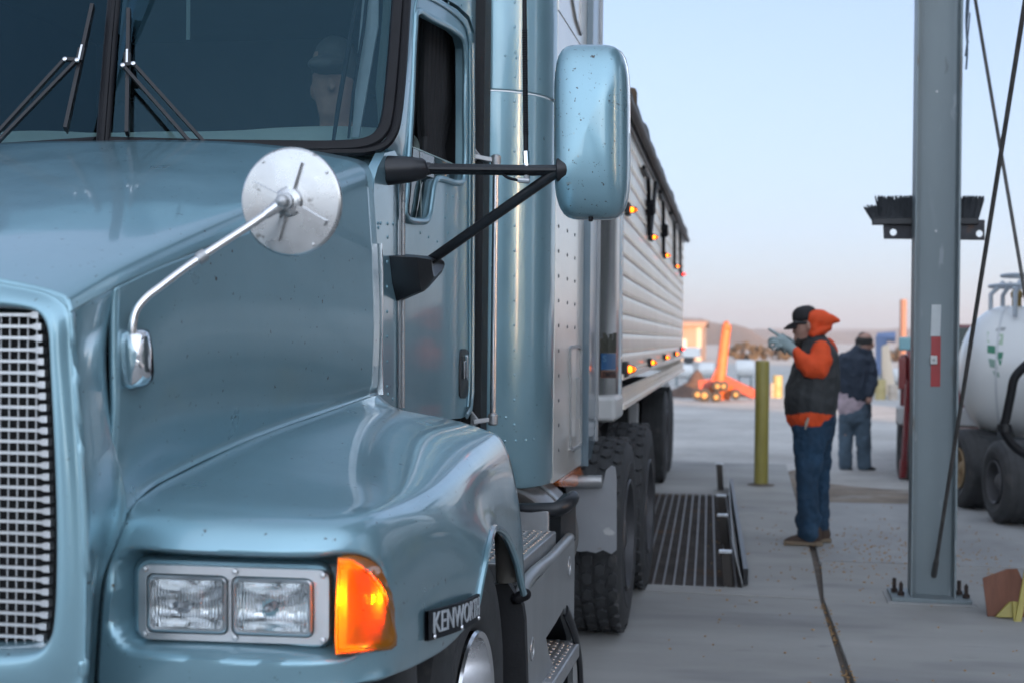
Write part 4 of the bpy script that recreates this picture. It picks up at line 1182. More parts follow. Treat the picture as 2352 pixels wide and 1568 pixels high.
sill.build("front_sill", mat("white_painted_steel", (.55, .54, .52), .5, 0, .2, .06, 5, .03, 80), trailer, bevel=.03, seg=3)
top = MB()
top.box(T(TL/2, -.005, ZT - .06), (.05, TL, .12), trot)
top.build("top_rail", alu_dull, trailer, bevel=.008)
tarp = MB(); rows = []
for i in range(41):
    s = -.4 + (TL + .45)*i/40; sag = .012*math.sin(i*1.9) + (.03 if i % 8 == 0 else 0)
    rows.append([T(s, .035, ZT - .10), T(s, .05, ZT - .02), T(s, .03, ZT + .06 + sag), T(s, -.10, ZT + .13 + sag), T(s, -.5, ZT + .26 + sag), T(s, -TW/2, ZT + .34 + sag), T(s, -TW, ZT + .1)])
tarp.grid(patch(rows, 2, 3))
tarp.build("roll_tarp", mat("dark_tarp", (.075, .065, .062), .7, 0, 0, .2, 3, .1, 20), trailer, solid=.01)
MB().tube([T(-.4, .05, ZT - .08), T(TL*.5, .055, ZT - .09), T(TL + .1, .05, ZT - .08)], .028, 10).build("tarp_roller", mat("roller_grey", (.10, .095, .09), .5, .3), trailer)
# marker lamps along the side and the black conduits above them
glow = emit_mat("marker_glow", (1, .34, .04), 4); glow_r = emit_mat("marker_glow_red", (1, .07, .05), 5)
lampb = mat("marker_base", (.02, .018, .016), .5)
def marker(px, py, red=False, big=1.0, hang=None):
    p = TP(px, py, .01)
    tl_ = thing("marker_light", None, None, ORG[trailer.name]); tl_.location = (0, 0, 0); tl_.parent = trailer
    MB().box(p + tnor*.012 - tdir*.03, (.03, .11*big, .06*big), trot).build("lamp_base", lampb if not red else lampb, tl_, bevel=.008)
    b = MB().ball(p + tnor*.034 + tdir*.0, (.010*big, .012*big, .013*big), 12); b.build("lamp_glow", glow_r if red else glow, tl_)
    MB().tube([p + tnor*.02, p + tnor*.05], [.021*big, .015*big], 14, dome=True).build("lamp_lens", glass_mat("marker_lens", (1, .45, .12) if not red else (1, .2, .15), .1), tl_)
for a in ((1433, 847, 0, 1.5), (1489, 832, 0, 1.15), (1524, 820, 0, 1.0), (1548, 812, 0, .95), (1562.5, 801, 1, 1.0)): marker(a[0], a[1], a[2], a[3])
for a in ((1438, 482, 0, 1.2), (1492, 545, 0, 1.1), (1524, 587, 0, 1.0), (1549, 612, 0, .95), (1563.5, 630, 1, 1.0)): marker(a[0], a[1], a[2], a[3])
for n_c, pts in enumerate((((1478,385),(1484,400),(1489,415),(1490,470),(1491,540)), ((1516,440),(1519,455),(1523,465),(1524,585)), ((1540,490),(1545,500),(1549,520),(1549,608)), ((1553,510),(1559,520),(1562,540),(1563,625)), ((1506,420),(1498,500),(1494,538)))):
    pp = [TP(x, y, .022) for x, y in pts]
    cond = MB().tube([Vector(p) for p in spl(pp, 4)], .016, 8)
    if n_c == 0: cond.tube([TP(1490, 465, .022), TP(1490.5, 490, .022)], .05, 8)
    if n_c == 1: cond.tube([TP(1523.5, 520, .022), TP(1524, 540, .022)], .045, 8)
    cond.build("lamp_conduit", black_rubber, trailer)
MB().box(TP(1447, 228, .02), (.08, .12, .12), trot).build("tarp_stop", mat("rusty_stop", (.12, .08, .05), .7), trailer, bevel=.02)
# under-frame: hoppers, landing leg, suspension, rear wheels
und = MB()
for s0, s1 in ((1.5, 4.2), (4.6, 7.4)):
    m_ = (s0+s1)/2
    und.grid([[T(s0, -.05, ZB), T(s1, -.05, ZB), T(s1, -TW+.05, ZB), T(s0, -TW+.05, ZB)], [T(m_-.3, -.85, .55), T(m_+.3, -.85, .55), T(m_+.3, -1.65, .55), T(m_-.3, -1.65, .55)]], closed=True)
und.box(T(5.2, -.75, ZB - .12), (.1, 10.4, .22), trot).box(T(5.2, -1.75, ZB - .12), (.1, 10.4, .22), trot)
und.box(T(7.6, -1.2, .75), (2.0, .08, .7), trot)
und.build("hopper_underframe", mat("dark_underframe", (.06, .06, .062), .6, .3), trailer)  # hoppers and frame in one even dark grey
for px, y0, y1 in ((1455, 925, 972), (1530, 876, 935)):
    a = TP(px, y0, -.30); b = Vector(a); b.z = TP(px, y1, -.30).z
    MB().box((a+b)/2, (.09, .09, a.z-b.z), trot).build("landing_leg", alu_pale, trailer, bevel=.006)
for s in (7.7, 9.0):
    for o in (-.20, -.53, -TW+.2, -TW+.53):
        c = T(s, o, .50)
        wheel(trailer, c, tnor if o > -1 else -tnor, .50, .27, .29, 'rib', rm=drim)
# ------------------------------------------------------------------ steel column with base plate, brace rods, brush bracket
galv = mat("grey_painted_steel", (.20, .238, .25), .5, .25, 0, .10, 2.2, .03, 50, [((.15, .11, .07), 3.2, .33, .5), ((.30, .33, .35), 5, .36, .5), ((.08, .085, .09), 9, .30, .5), ((.13, .10, .07), 6, .36, .55), ((.34, .37, .39), 14, .36, .5)], stretch=(1, 1, .3))
rust_m = mat("rusty_bolt", (.045, .03, .025), .8, .2, 0, .3, 20, .1, 80)
cy = 8.80
xl, xr = atY(2091.5, 1370, cy).x, atY(2196.5, 1370, cy).x
colx = (xl + xr)/2
column = thing("steel_column", "grey steel H-section column bolted to the concrete with a red and white reflector strip", "column", (colx, cy + .1, 0))
cm = MB()
cm.span((xl, cy, .035), (xl + .013, cy + .2, 7.0)).span((xr - .013, cy, .035), (xr, cy + .2, 7.0)).span((xl + .012, cy + .094, .035), (xr - .012, cy + .104, 7.0))
for sx, x in ((1, xl + .013), (-1, xr - .013)):
    cm.grid([[Vector((x + sx*a, cy + .094 - b, z)) for a, b in ((0, .028), (.003, .014), (.010, .004), (.028, 0))] for z in (.036, 7.0)])
cm.build("column_shaft", galv, column, bevel=.002)
bpm = MB().span((colx - .245, cy - .065, .012), (colx + .215, cy + .30, .036))
bpm.build("base_plate", galv, column, bevel=.004)
MB().span((colx - .27, cy - .085, -.0), (colx + .24, cy + .32, .0125)).build("grout_bed", conc2_m, column, bevel=.006)
for dx in (-.215, -.185, .165, .192):
    b = MB(); yy = cy + (.03 if dx in (-.185, .192) else .14); p = Vector((colx + dx, yy, .036))
    b.lathe(p, (0, 0, 1), [(0, .021), (.022, .021), (.022, .012), (.085 if dx in (-.215, .165) else .07, .012), (.086, .001)], 6)
    b.build("anchor_bolt", rust_m, column, ang=20)
wy = cy + .092
for nm, t, b, mm in (("white_reflector", 700, 772, mat("white_reflective_tape", (.55, .58, .58), .35, 0, .3, .05, 20)), ("red_reflector", 773, 887, mat("red_reflective_tape", (.36, .022, .022), .35, 0, .3, .08, 20))):
    l0, r0_ = 2139, 2161
    q = [atY(l0 + (b < 800) * 1.0, t, wy), atY(r0_ + (b < 800), t, wy), atY(r0_ - 1.5, b, wy), atY(l0 - 1.5, b, wy)]
    MB().poly(q, (0, -.002, 0)).build(nm, mm, column)
pq = [atY(x, y, wy - .02) for x, y in ((2137, 816), (2153, 816), (2153, 836), (2137, 836))]
MB().poly(pq, (0, .018, 0)).build("tag_box", mat("white_plastic_tag", (.6, .6, .58), .5), column, bevel=.004)
MB().lathe(atY(2145, 826, wy - .021), (0, -1, 0), [(0, .008), (.002, .008), (.0025, .0001)], 10).build("tag_button", mat("tag_grey", (.3, .3, .29), .5), column)
for px, py in ((2152, 211), (2150, 531)):
    MB().lathe(atY(px, py, wy + .0), (0, -1, 0), [(0, .008), (.003, .007), (.0035, .0001)], 8).build("plug_bolt", alu_dull, column)
rod_m = mat("weathered_brace_rod", (.10, .095, .09), .6, .5, 0, .3, 14, .05, 60)
ra, rb = atY(2145, 1322, cy + .088), atY(2360, -30, cy - 2.1)
brace1 = MB().tube([ra, ra.lerp(rb, .25), ra.lerp(rb, 1.35)], .0115, 10).tube([ra + (rb-ra)*.0, ra + (rb-ra)*.035], .016, 8)
tag(brace1.build("brace_rod", rod_m, loc=ra), "dark brace rod running into the column foot in front of the grey column", "brace rod", "crossed brace rods by the column")
rc_, rd_ = atY(2230, -60, cy + .3), atY(2362, 720, cy - .4)
brace2 = MB().tube([rc_ + (rc_-rd_)*1.2, rc_, rd_, rd_ + (rd_-rc_)*.5], .0105, 10)
tag(brace2.build("brace_rod", rod_m, loc=rd_), "brace rod slanting down to the right edge, behind the one that meets the column", "brace rod", "crossed brace rods by the column")
# shredded strap hanging at the top of the column
st = MB()
for k, pts in enumerate((((2226,-40),(2224,20),(2220,70),(2222,110),(2219,160)), ((2221,0),(2219,60),(2224,100)), ((2228,30),(2223,85),(2217,130)))):
    st.tube([Vector(p) for p in spl([atY(x, y, cy + .16) for x, y in pts], 4)], [.006 - .0008*k]*(4*(len(pts)-1)+1), 6)
tag(st.build("frayed_strap", mat("frayed_blue_grey_cloth", (.16, .20, .25), .9), loc=atY(2226, -40, cy + .16)), "frayed grey strap hanging beside the top of the column", "strap")

brush = thing("scraper_brush", "black bristle scraper brush on a drilled steel bar behind the grey column", "brush", atY(2140, 530, cy + .24))
by = cy + .22
bar = MB()
o = [atY(x, y, by) for x, y in ((2028, 505), (2262, 505), (2262, 552), (2030, 549))]
def circ(px, py, r, n=14): return [atY(px + r*math.cos(2*math.pi*i/n), py + r*math.sin(2*math.pi*i/n), by) for i in range(n)]
bar.poly(o, (0, .012, 0), [circ(2052, 534, 8), circ(2250, 537, 8)])
bar.build("drilled_bar", mat("dark_steel_bar", (.05, .05, .055), .55, .4, 0, .3, 8, .05, 40, [((.12, .06, .035), 7, .33, .7)]), brush, bevel=.002)
MB().span((atY(2003, 510, by).x, by - .03, atY(2003, 517, by).z), (atY(2246, 510, by).x, by + .03, atY(2003, 502, by).z)).build("brush_back", black_plastic, brush, bevel=.005)
bri = MB(); rnd = random.Random(5)
def bris(px0, px1, top0, top1, base, n, splay):
    for i in range(n):
        u = rnd.random(); px = px0 + (px1-px0)*u
        a = atY(px, base, by + rnd.uniform(-.025, .025))
        lean = (u - .5)*splay + rnd.uniform(-5, 5)
        b = atY(px + lean, rnd.uniform(top0, top1), by + rnd.uniform(-.04, .04))
        bri.bar(a, b, .0045, .0045, (0, 1, 0))
bris(2003, 2040, 470, 482, 508, 170, 34)
bris(2022, 2246, 449, 463, 508, 900, 22)
bri.build("bristles", mat("black_bristle", (.03, .035, .042), .6), brush)
MB().span((xl + .02, cy + .2, atY(2140, 545, by).z), (xr - .02, by + .004, atY(2140, 510, by).z)).build("brush_mount", black_metal, brush)

# ------------------------------------------------------------------ timber block with its yellow bracket
wd = mat("red_brown_timber", (.17, .068, .040), .7, 0, 0, .2, 3, .15, 30, None, stretch=(8, 8, 1))
yel = mat("yellow_painted_steel", (.36, .29, .05), .5, 0, .2, .15, 12, .05, 60, [((.06, .05, .03), 9, .3, .6)])
chock = thing("timber_block", "red-brown timber block standing on the concrete with a folded yellow bracket", "block", atZ(2300, 1420, 0))
ch0 = 8.44
def C_(px, py, dy=0.0): return atY(px, py, ch0 + dy)
k = MB()
fl, fb_, fr_ = [(2255, 1323), (2314, 1304), (2330, 1372), (2332, 1418), (2266, 1418)], [(2314, 1304), (2336, 1303), (2352, 1340), (2366, 1390), (2368, 1418), (2332, 1418), (2330, 1372)], None
pts = [C_(2262, 1329, .16), C_(2296, 1305, .20), C_(2318, 1305, .16), C_(2342, 1338, .0), C_(2312, 1360, -.04), C_(2284, 1350, .02)]
top = [C_(2256, 1326, .0), C_(2312, 1304, .02), C_(2337, 1303, .05), C_(2356, 1345, .10), C_(2330, 1330, .26), C_(2280, 1325, .24)]
bot = [C_(2267, 1419, .0), C_(2322, 1421, -.02), C_(2348, 1421, .01), C_(2372, 1420, .08), C_(2345, 1405, .26), C_(2290, 1405, .24)]
for p in bot: p.z = .002
k.add(top + bot, [(0, 1, 7, 6), (1, 2, 8, 7), (2, 3, 9, 8), (3, 4, 10, 9), (4, 5, 11, 10), (5, 0, 6, 11), (5, 4, 3, 2, 1, 0), (6, 7, 8, 9, 10, 11)])
k.build("timber", wd, chock, bevel=.006)
yb_ = MB()
yb_.poly([C_(2286, 1416, -.05), C_(2318, 1382, -.04), C_(2336, 1381, -.04), C_(2326, 1418, -.06)], (0, .02, .0))
yb_.bar(C_(2331, 1381, -.05), C_(2335, 1436, -.12), .03, .02, (0, 1, 0))
yb_.build("yellow_bracket", yel, chock, bevel=.003)
tag(MB().bar(C_(2336, 1437, -.12), C_(2366, 1280, -.02), .035, .022, (0, 1, 0)).bar(C_(2366, 1280, -.02), C_(2420, 1000, .1), .035, .022, (0, 1, 0)).build("yellow_lever", yel, loc=C_(2336, 1437, -.12), bevel=.003), "thin yellow lever leaning up beside the timber block", "lever")

# ------------------------------------------------------------------ dump-pit grate with its raised side plate
grate = thing("pit_grate", "steel bar grate over the dark unloading pit beside the drive tyres", "grate", ((gr[1][0] + gx0)/2, (gr[1][1]+gr[2][1])/2, 0))
gbar_m = mat("worn_grate_bar", (.20, .19, .185), .5, .5, 0, .15, 6, .05, 40, [((.20, .10, .045), 2.4, .36, .5)])
v = Vector((gr[2][0]-gr[1][0], gr[2][1]-gr[1][1], 0)); L = v.length; vd = v.normalized(); vn = Vector((vd.y, -vd.x, 0))
o0 = Vector((gr[1][0], gr[1][1], 0))
gb_ = MB(); n = 0
for i in range(1, 30):
    a = o0 - vn*(i*.066 - .03)
    if a.x < gx0 + .3: break
    gb_.bar(a + Vector((0, 0, -.03)) + vd*.0, a + vd*L + Vector((0, 0, -.03)), .013, .05)
gb_.build("grate_bar", gbar_m, grate)
gc_ = MB(); y = .12
while y < L:
    a = o0 + vd*y + Vector((0, 0, -.024)); gc_.bar(a, a - vn*2.6, .012, .03); y += .10
gc_.build("grate_crossbar", mat("dark_crossbar", (.095, .082, .075), .7, .3, 0, .3, 3, .05, 30, [((.20, .10, .045), 1.2, .36, .7)]), grate)
pit = MB()
pz = -1.2
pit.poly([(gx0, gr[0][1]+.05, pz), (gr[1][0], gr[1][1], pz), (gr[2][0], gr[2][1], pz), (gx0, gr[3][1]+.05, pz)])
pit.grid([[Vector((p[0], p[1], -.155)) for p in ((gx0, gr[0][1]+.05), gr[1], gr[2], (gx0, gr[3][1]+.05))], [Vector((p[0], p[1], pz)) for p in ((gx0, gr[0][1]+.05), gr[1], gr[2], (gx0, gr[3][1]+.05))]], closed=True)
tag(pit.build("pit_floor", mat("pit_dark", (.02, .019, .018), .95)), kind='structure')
sp_ = thing("pit_side_plate", "upright pale steel plate with dark posts along the grate edge", "plate", (o0.x, o0.y, 0))
pl_ = MB(); e = o0 + vd*.05
pl_.poly([e + Vector((0, 0, .005)), e + vd*(L+.6) + Vector((0, 0, .005)), e + vd*(L+.6) - vn*.02 + Vector((0, 0, .2)), e + vd*.5 - vn*.055 + Vector((0, 0, .21)), e - vn*.045 + Vector((0, 0, .18))], vn*.008)
pl_.build("plate", mat("pale_plate", (.32, .32, .32), .5, .3, 0, .1, 3), sp_)
po = MB(); po.bar(e + vn*.022 + Vector((0, 0, .06)), e + vn*.022 + vd*(L+.5) + Vector((0, 0, .06)), .03, .1)
po.build("dark_edge_angle", black_metal, sp_)
for q, h in ((.06, .20), (1.9, .21), (3.2, .22), (L+.3, .27)):
    b = MB().bar(e + vd*q - vn*.085 + Vector((0, 0, -.02)), e + vd*q - vn*.105 + Vector((0, 0, h)), .06, .05, (0, 1, 0)); b.build("post", mat("dark_brown_post", (.05, .042, .036), .7), sp_, bevel=.004)
    MB().box(e + vd*q - vn*.106 + Vector((0, 0, h + .008)), (.08, .07, .014)).build("post_cap", alu_pale, sp_)

# ------------------------------------------------------------------ yellow bollard
bbase = atZ(1748, 1113, 0)
bol = thing("bollard", "plain yellow steel bollard behind the pit grate", "bollard", bbase)
d_ = (bbase - CAM).dot(fw); rad_ = 16.0*d_/FPX; hgt = (1113-828)*d_/FPX
ymat = mat("yellow_bollard_paint", (.33, .28, .065), .5, 0, .2, .1, 3, .03, 40)
MB().lathe(bbase, (0, 0, 1), [(0, rad_), (hgt - .02, rad_), (hgt, rad_*.93), (hgt + .004, .001)], 32).build("post", ymat, bol)
MB().lathe(bbase, (0, 0, 1), [(.002, rad_*2.0), (.008, rad_*1.85), (.02, rad_*1.05)], 24).build("base_collar", grout_m, bol)

# ------------------------------------------------------------------ white ammonia tank wagon
tk = thing("tank_wagon", "white pressure tank wagon on ribbed tyres with a black hose", "tank", (2.6, 14.0, gz))
white_t = mat("white_tank_paint", (.72, .73, .72), .28, 0, .6, .04, 1.5, .015, 60)
tr2 = .63
tb0 = atY(2203, 852, 14.4); ax_ = Vector((.95, -.31, 0)).normalized(); TLN = 4.4; DM = .42
prof = [(0, .001)] + [(DM*(1-math.cos(a)), tr2*math.sin(a)) for a in [R(90)*i/12 for i in range(1, 13)]] + [(TLN-DM*(1-math.cos(a)), tr2*math.sin(a)) for a in [R(90)*i/12 for i in range(12, 0, -1)]] + [(TLN, .001)]
MB().lathe(tb0, ax_, prof, 72).build("tank_shell", white_t, tk, ang=60)
bw_ = mat("band_white", (.55, .57, .58), .35)
for s in (DM + .02, 2.2, TLN - DM): MB().lathe(tb0 + ax_*s, ax_, [(0, tr2), (0, tr2+.005), (.02, tr2+.005), (.02, tr2)], 72).build("weld_band", bw_, tk)
# valve guard cage on top
cg = MB()
_c = tb0 + ax_*.62; cgx, cgy, cgz = _c.x, _c.y, _c.z + tr2 - .05
for a in range(6):
    an = R(60*a); p = Vector((cgx + .33*math.cos(an), cgy + .42*math.sin(an), cgz - .06)); cg.tube([p, p + Vector((.0, 0, .22)), p + Vector((-.12*math.cos(an), -.12*math.sin(an), .34))], .022, 8)
for rr, zz, rx in ((1, .24, .016), (.68, .34, .016)):
    cg.tube([Vector((cgx + .34*rr*math.cos(R(15*i)), cgy + .43*rr*math.sin(R(15*i)), cgz + zz)) for i in range(25)], rx, 8, cap=False)
cg.build("valve_guard", mat("pale_guard_tube", (.45, .5, .55), .45, .3), tk)
vv_ = MB()
for x, y, h in ((.05, -.05, .2), (-.08, .08, .16), (.12, .1, .22)):
    vv_.tube([(cgx + x, cgy + y, cgz - .05), (cgx + x, cgy + y, cgz + h)], .045, 10).ball((cgx + x, cgy + y, cgz + h), .06, 10)
vv_.build("brass_valve", mat("brass_valve", (.35, .25, .10), .4, .7), tk)
MB().ball((cgx + .22, cgy - .25, cgz + .27), (.06, .06, .07), 10).build("red_valve_handle", mat("orange_red_handle", (.75, .10, .03), .5), tk)
# green markings on the shell
grn = mat("green_marking", (.03, .20, .11), .4); grn2 = mat("pale_green_marking", (.38, .50, .36), .4); gry = mat("grey_marking", (.34, .36, .36), .5)
def onshell(px, py, off=.004):
    d = ray(px, py)
    for i in range(1400):
        p = CAM + d*(12.5 + i*.002); h = (p - tb0).dot(ax_)
        if h > 0 and (p - tb0 - ax_*h).length < np.interp(h, [q[0] for q in prof[:14]], [q[1] for q in prof[:14]]) + off: return p
    return None
for nm, pp, mm in (("green_marking", [(2288,808),(2305,808),(2299,838),(2296,838)], grn), ("green_marking", [(2268,792),(2286,794),(2286,812),(2268,810)], grn), ("pale_marking", [(2268,762),(2305,768),(2303,792),(2268,786)], grn2), ("grey_marking", [(2292,752),(2312,752),(2306,760),(2286,760)], gry), ("green_marking", [(2270,822),(2288,826),(2292,846),(2274,842)], mat("faded_green", (.22, .34, .28), .5)), ("green_marking", [(2280,850),(2294,854),(2296,866),(2284,862)], mat("faded_green2", (.25, .36, .31), .5))):
    q = [onshell(*p) for p in pp]
    if all(p is not None for p in q): MB().poly(q).build(nm, mm, tk)
fr2 = MB(); wz = tb0.z - tr2
for o in (-.42, .42):
    sd = Vector((ax_.y, -ax_.x, 0))*o; fr2.bar(tb0 + ax_*.2 + sd + Vector((0, 0, -tr2 - .02)), tb0 + ax_*4.3 + sd + Vector((0, 0, -tr2 - .02)), .08, .12)
for q in (.5, 2.0, 3.6):
    c = tb0 + ax_*q + Vector((0, 0, -tr2 + .03)); sd = Vector((ax_.y, -ax_.x, 0))*.5; fr2.bar(c - sd, c + sd, .12, .2)
fr2.build("wagon_frame", mat("dark_wagon_frame", (.04, .045, .05), .6), tk)
lc = tb0 + ax_*.35 + Vector((0, 0, -tr2 - .2)); MB().box(lc, (.16, .1, .5)).box(lc + Vector((.32, -.1, .02)), (.22, .06, .46)).build("white_leg", mat("white_leg_paint", (.5, .5, .47), .5), tk)
rust_rim = mat("tan_rim", (.36, .25, .14), .5, .2, 0, .2, 9)
for px, py, hgt_, wv in ((2246, 1166, 180, .36), (2334, 1203, 190, .36)):
    g_ = atZ(px, py, 0.004)
    dd = (g_ - CAM).dot(fw); rd = hgt_*dd/FPX/2
    wheel(tk, (g_.x, g_.y + .1, rd + .004), Vector((-1, -.18, 0)), rd, wv, rd*.52, 'rib', rm=rust_rim if px < 2300 else mat("dark_rim", (.10, .10, .105), .5, .3))
    fr2 = MB().tube([(g_.x + .1, g_.y + .1, rd), (g_.x + .9, g_.y + .25, rd)], .05, 8); fr2.build("axle", black_metal, tk)
hs = [atY(x, y, 11.6) for x, y in ((2380, 820), (2352, 842), (2331, 866), (2322, 905), (2312, 955), (2306, 985), (2318, 1010), (2345, 1036), (2380, 1050))]
hp = [Vector(p) for p in spl(hs, 5)]
MB().tube(hp, .035, 10).build("black_hose", black_rubber, tk)
MB().tube([hp[23], hp[26]], .055, 10).build("hose_joint", black_metal, tk)

# ------------------------------------------------------------------ red pickup mostly hidden by the column
px0 = 2068
pk0 = atY(px0, 900, 17.4)
pu = thing("pickup_truck", "dark red pickup mostly hidden behind the grey column", "truck", (pk0.x + 1.0, 17.6, gz))
redp = mat("dark_red_paint", (.16, .012, .016), .35, .1, .8)
b = MB(); xx = pk0.x
b.span((xx + .02, 17.5, .55), (xx + 1.92, 22.6, 1.12))
b.span((xx + .02, 17.5, 1.10), (xx + .10, 19.3, 1.42)).span((xx + 1.84, 17.5, 1.10), (xx + 1.92, 19.3, 1.42)).span((xx + .1, 17.48, .75), (xx + 1.84, 17.54, 1.40))
b.build("body", redp, pu, bevel=.03)
cb = MB(); c_lo = [(xx + .04, 19.3), (xx + 1.9, 19.3), (xx + 1.9, 21.2), (xx + .04, 21.2)]; c_hi = [(xx + .22, 19.5), (xx + 1.72, 19.5), (xx + 1.72, 20.8), (xx + .22, 20.8)]
cb.grid([[Vector((x, y, 1.1)) for x, y in c_lo], [Vector((x, y, 1.42)) for x, y in c_lo], [Vector((x, y, 1.80)) for x, y in c_hi]], closed=True).poly([Vector((x, y, 1.80)) for x, y in c_hi])
cb.build("cab", redp, pu, bevel=.05)
MB().poly([Vector((x, 19.3 + (z-1.42)*.53 - .012, z)) for x, z in ((xx + .3, 1.46), (xx + 1.64, 1.46), (xx + 1.5, 1.76), (xx + .44, 1.76))], (0, .01, 0)).build("rear_window", glass_side, pu)
MB().span((xx - .02, 17.36, .58), (xx + 1.96, 17.47, .80)).build("bumper", alu_dull, pu, bevel=.02)
MB().span((xx + .0, 17.45, 1.0), (xx + .09, 17.56, 1.38)).build("tail_lamp", mat("dark_red_lens", (.2, .01, .01), .2, 0, .5), pu, bevel=.01)
MB().span((xx + .0, 17.46, 1.46), (xx + .16, 17.56, 1.62)).build("marker_lens", mat("pale_cyan_lens", (.25, .5, .55), .2), pu, bevel=.02)
for q in (17.95, 21.6): wheel(pu, (xx + .12, q, .40 + gz + .01), (-1, 0, 0), .40, .26, .22, 'rib'); wheel(pu, (xx + 1.82, q, .40 + gz + .01), (1, 0, 0), .40, .26, .22, 'rib')
pu.rotation_euler.z = -R(6.5)
tag(MB().tube([atY(2087, 880, 16.2), atY(2080, 1000, 16.2), atY(2076, 1060, 16.2)], .035, 8).tube([atY(2076, 1055, 16.2), atY(2073, 1096, 16.2)], .045, 8).build("red_jack", redp, loc=atY(2073, 1096, 16.2)), "thin red jack leg with a black foot at the left of the column", "jack")

# ------------------------------------------------------------------ machinery and sheds far across the yard
def B(px, py): return atZ(px, py, gz)
orange = mat("orange_machine_paint", (.60, .16, .05), .5, 0, .2, .15, 3)
redm = mat("red_machine_paint", (.40, .09, .06), .5, 0, .2, .2, 3)
ag = thing("grain_auger", "tall bright orange grain auger standing across the yard between trailer and bollard", "auger", B(1655, 921))
Y = B(1655, 921).y
def Q(px, py, dy=0): return atY(px, py, Y + dy)
MB().tube([Q(1650, 905), Q(1662, 800), Q(1669, 746)], [.16, .14, .13], 14).tube([Q(1666, 752), Q(1676, 748)], .16, 10).build("auger_tube", orange, ag)
MB().tube([Q(1640, 915, .3), Q(1660, 800, .1)], .05, 8).tube([Q(1622, 900, -.2), Q(1655, 830)], .05, 8).tube([Q(1650, 905, .5), Q(1664, 790, .1)], .05, 8).bar(Q(1660, 872), Q(1730, 905, .6), .22, .26).bar(Q(1605, 885), Q(1650, 880), .2, .3).build("red_frame", redm, ag)
MB().grid([[Q(x, 885, d) for x, d in ((1628, -.3), (1685, -.3), (1685, .4), (1628, .4))], [Q(x, 918, d) for x, d in ((1640, -.15), (1676, -.15), (1676, .2), (1640, .2))]], closed=True).build("hopper", orange, ag)
yhub = mat("yellow_hub", (.50, .30, .10), .5)
for px, py, r_ in ((1602, 905, .16), (1618, 907, .19), (1645, 911, .15), (1648, 886, .15), (1662, 886, .14), (1690, 905, .14)):
    wh_ = thing("wheel", None, None, ORG[ag.name]); wh_.location = (0, 0, 0); wh_.parent = ag
    c = Q(px, py, -.5); MB().lathe(c, (0, -1, 0), [(-.1, r_*.6), (-.1, r_), (.06, r_), (.08, r_*.6), (.05, .01)], 20).build("tyre", tyre_m, wh_)
    MB().lathe(c + Vector((0, -.06, 0)), (0, -1, 0), [(0, r_*.45), (.04, r_*.42), (.05, .01)], 16).build("hub", yhub, wh_)
def heap(name, label, px, py, w, d, h, mm, seed):
    c = B(px, py); rnd = random.Random(seed); rows = []
    for j in range(13):
        row = []
        for i in range(25):
            u, v_ = i/24*2-1, j/12*2-1
            r_ = math.hypot(u, v_); z = max(0, 1-r_**1.6)*h*(1 + .35*math.sin(7*u+seed)*math.cos(5*v_)) + rnd.uniform(-.04, .05)*h*(r_ < .95)
            row.append(Vector((c.x + u*w, c.y + 1 + v_*d, gz - .02 + z)))
        rows.append(row)
    return tag(MB().grid(rows).build(name, mm, loc=(c.x, c.y, gz), ang=80), label, "heap")
soil = mat("brown_soil", (.13, .08, .06), .95, 0, 0, .35, 2, .3, 8)
heap("soil_heap", "low brown soil heap left of the orange auger", 1600, 912, .95, 1.6, .62, soil, 2)
heap("soil_heap", "dark low heap right of the orange auger beside the bollard", 1712, 912, .45, .8, .32, mat("dark_soil", (.06, .05, .055), .95, 0, 0, .3, 3), 5)
def lying_tank(label, l, r, t, b, y, mm=None, grp="white tanks across the yard"):
    a, c = atY(l, (t+b)/2, y), atY(r, (t+b)/2, y); rr = (b-t)/2*y/FPX
    t_ = thing("storage_tank", label, "tank", ((a.x+c.x)/2, y, gz), grp)
    L_ = (c-a).length
    MB().lathe(a, c - a, [(0, .001), (.01, rr*.7), (.05, rr*.93), (.10, rr), (L_-.10, rr), (L_-.05, rr*.93), (L_-.01, rr*.7), (L_, .001)], 24).build("tank_shell", mm or white_t, t_)
    MB().span((a.x + L_*.15, y - .2, gz), (a.x + L_*.25, y + .2, a.z - rr*.8)).span((a.x + L_*.75, y - .2, gz), (a.x + L_*.85, y + .2, a.z - rr*.8)).build("tank_cradle", galv, t_)
lying_tank("long white tank lying behind the soil heap by the trailer", 1545, 1592, 836, 868, 52)
lying_tank("short white tank directly left of the orange auger", 1604, 1642, 832, 866, 50)
lying_tank("white sunlit tank between the orange auger and the bollard", 1689, 1734, 826, 866, 50)
lying_tank("small white tank right of the blue-topped auger", 2046, 2084, 846, 882, 46)
yb2 = MB(); 
for l, r, t, b, lab in ((1775, 1798, 862, 884, "small yellow crate seen between bollard and man in vest"), (1768, 1782, 880, 908, "pale yellow drum standing right of the bollard"), (2010, 2034, 872, 908, "yellow drum behind the man in the dark jacket"), (2040, 2062, 884, 910, "pale drum beside the yellow drum near the column")):
    c = atY((l+r)/2, b, 43); rr = (r-l)/2*43/FPX; hh_ = (b-t)*43/FPX
    if c.z > gz + .02: hh_ += c.z - gz; c.z = gz
    c.z = gz
    tag(MB().lathe(c, (0, 0, 1), [(0, rr), (hh_*.05, rr), (hh_*.06, rr*1.04), (hh_*.1, rr), (hh_*.5, rr), (hh_*.52, rr*1.04), (hh_*.55, rr), (hh_, rr), (hh_+.01, rr*.9), (hh_, .001)], 20).build("drum", mat("drum_"+str(l), (.45, .37, .17) if l in (1775, 2010) else (.48, .41, .34), .5), loc=c), lab, "drum", "drums across the yard")
ba = thing("spout_auger", "blue-topped cream spout auger right of the man in the dark jacket", "auger", B(2030, 912))
Yb = B(2030, 912).y
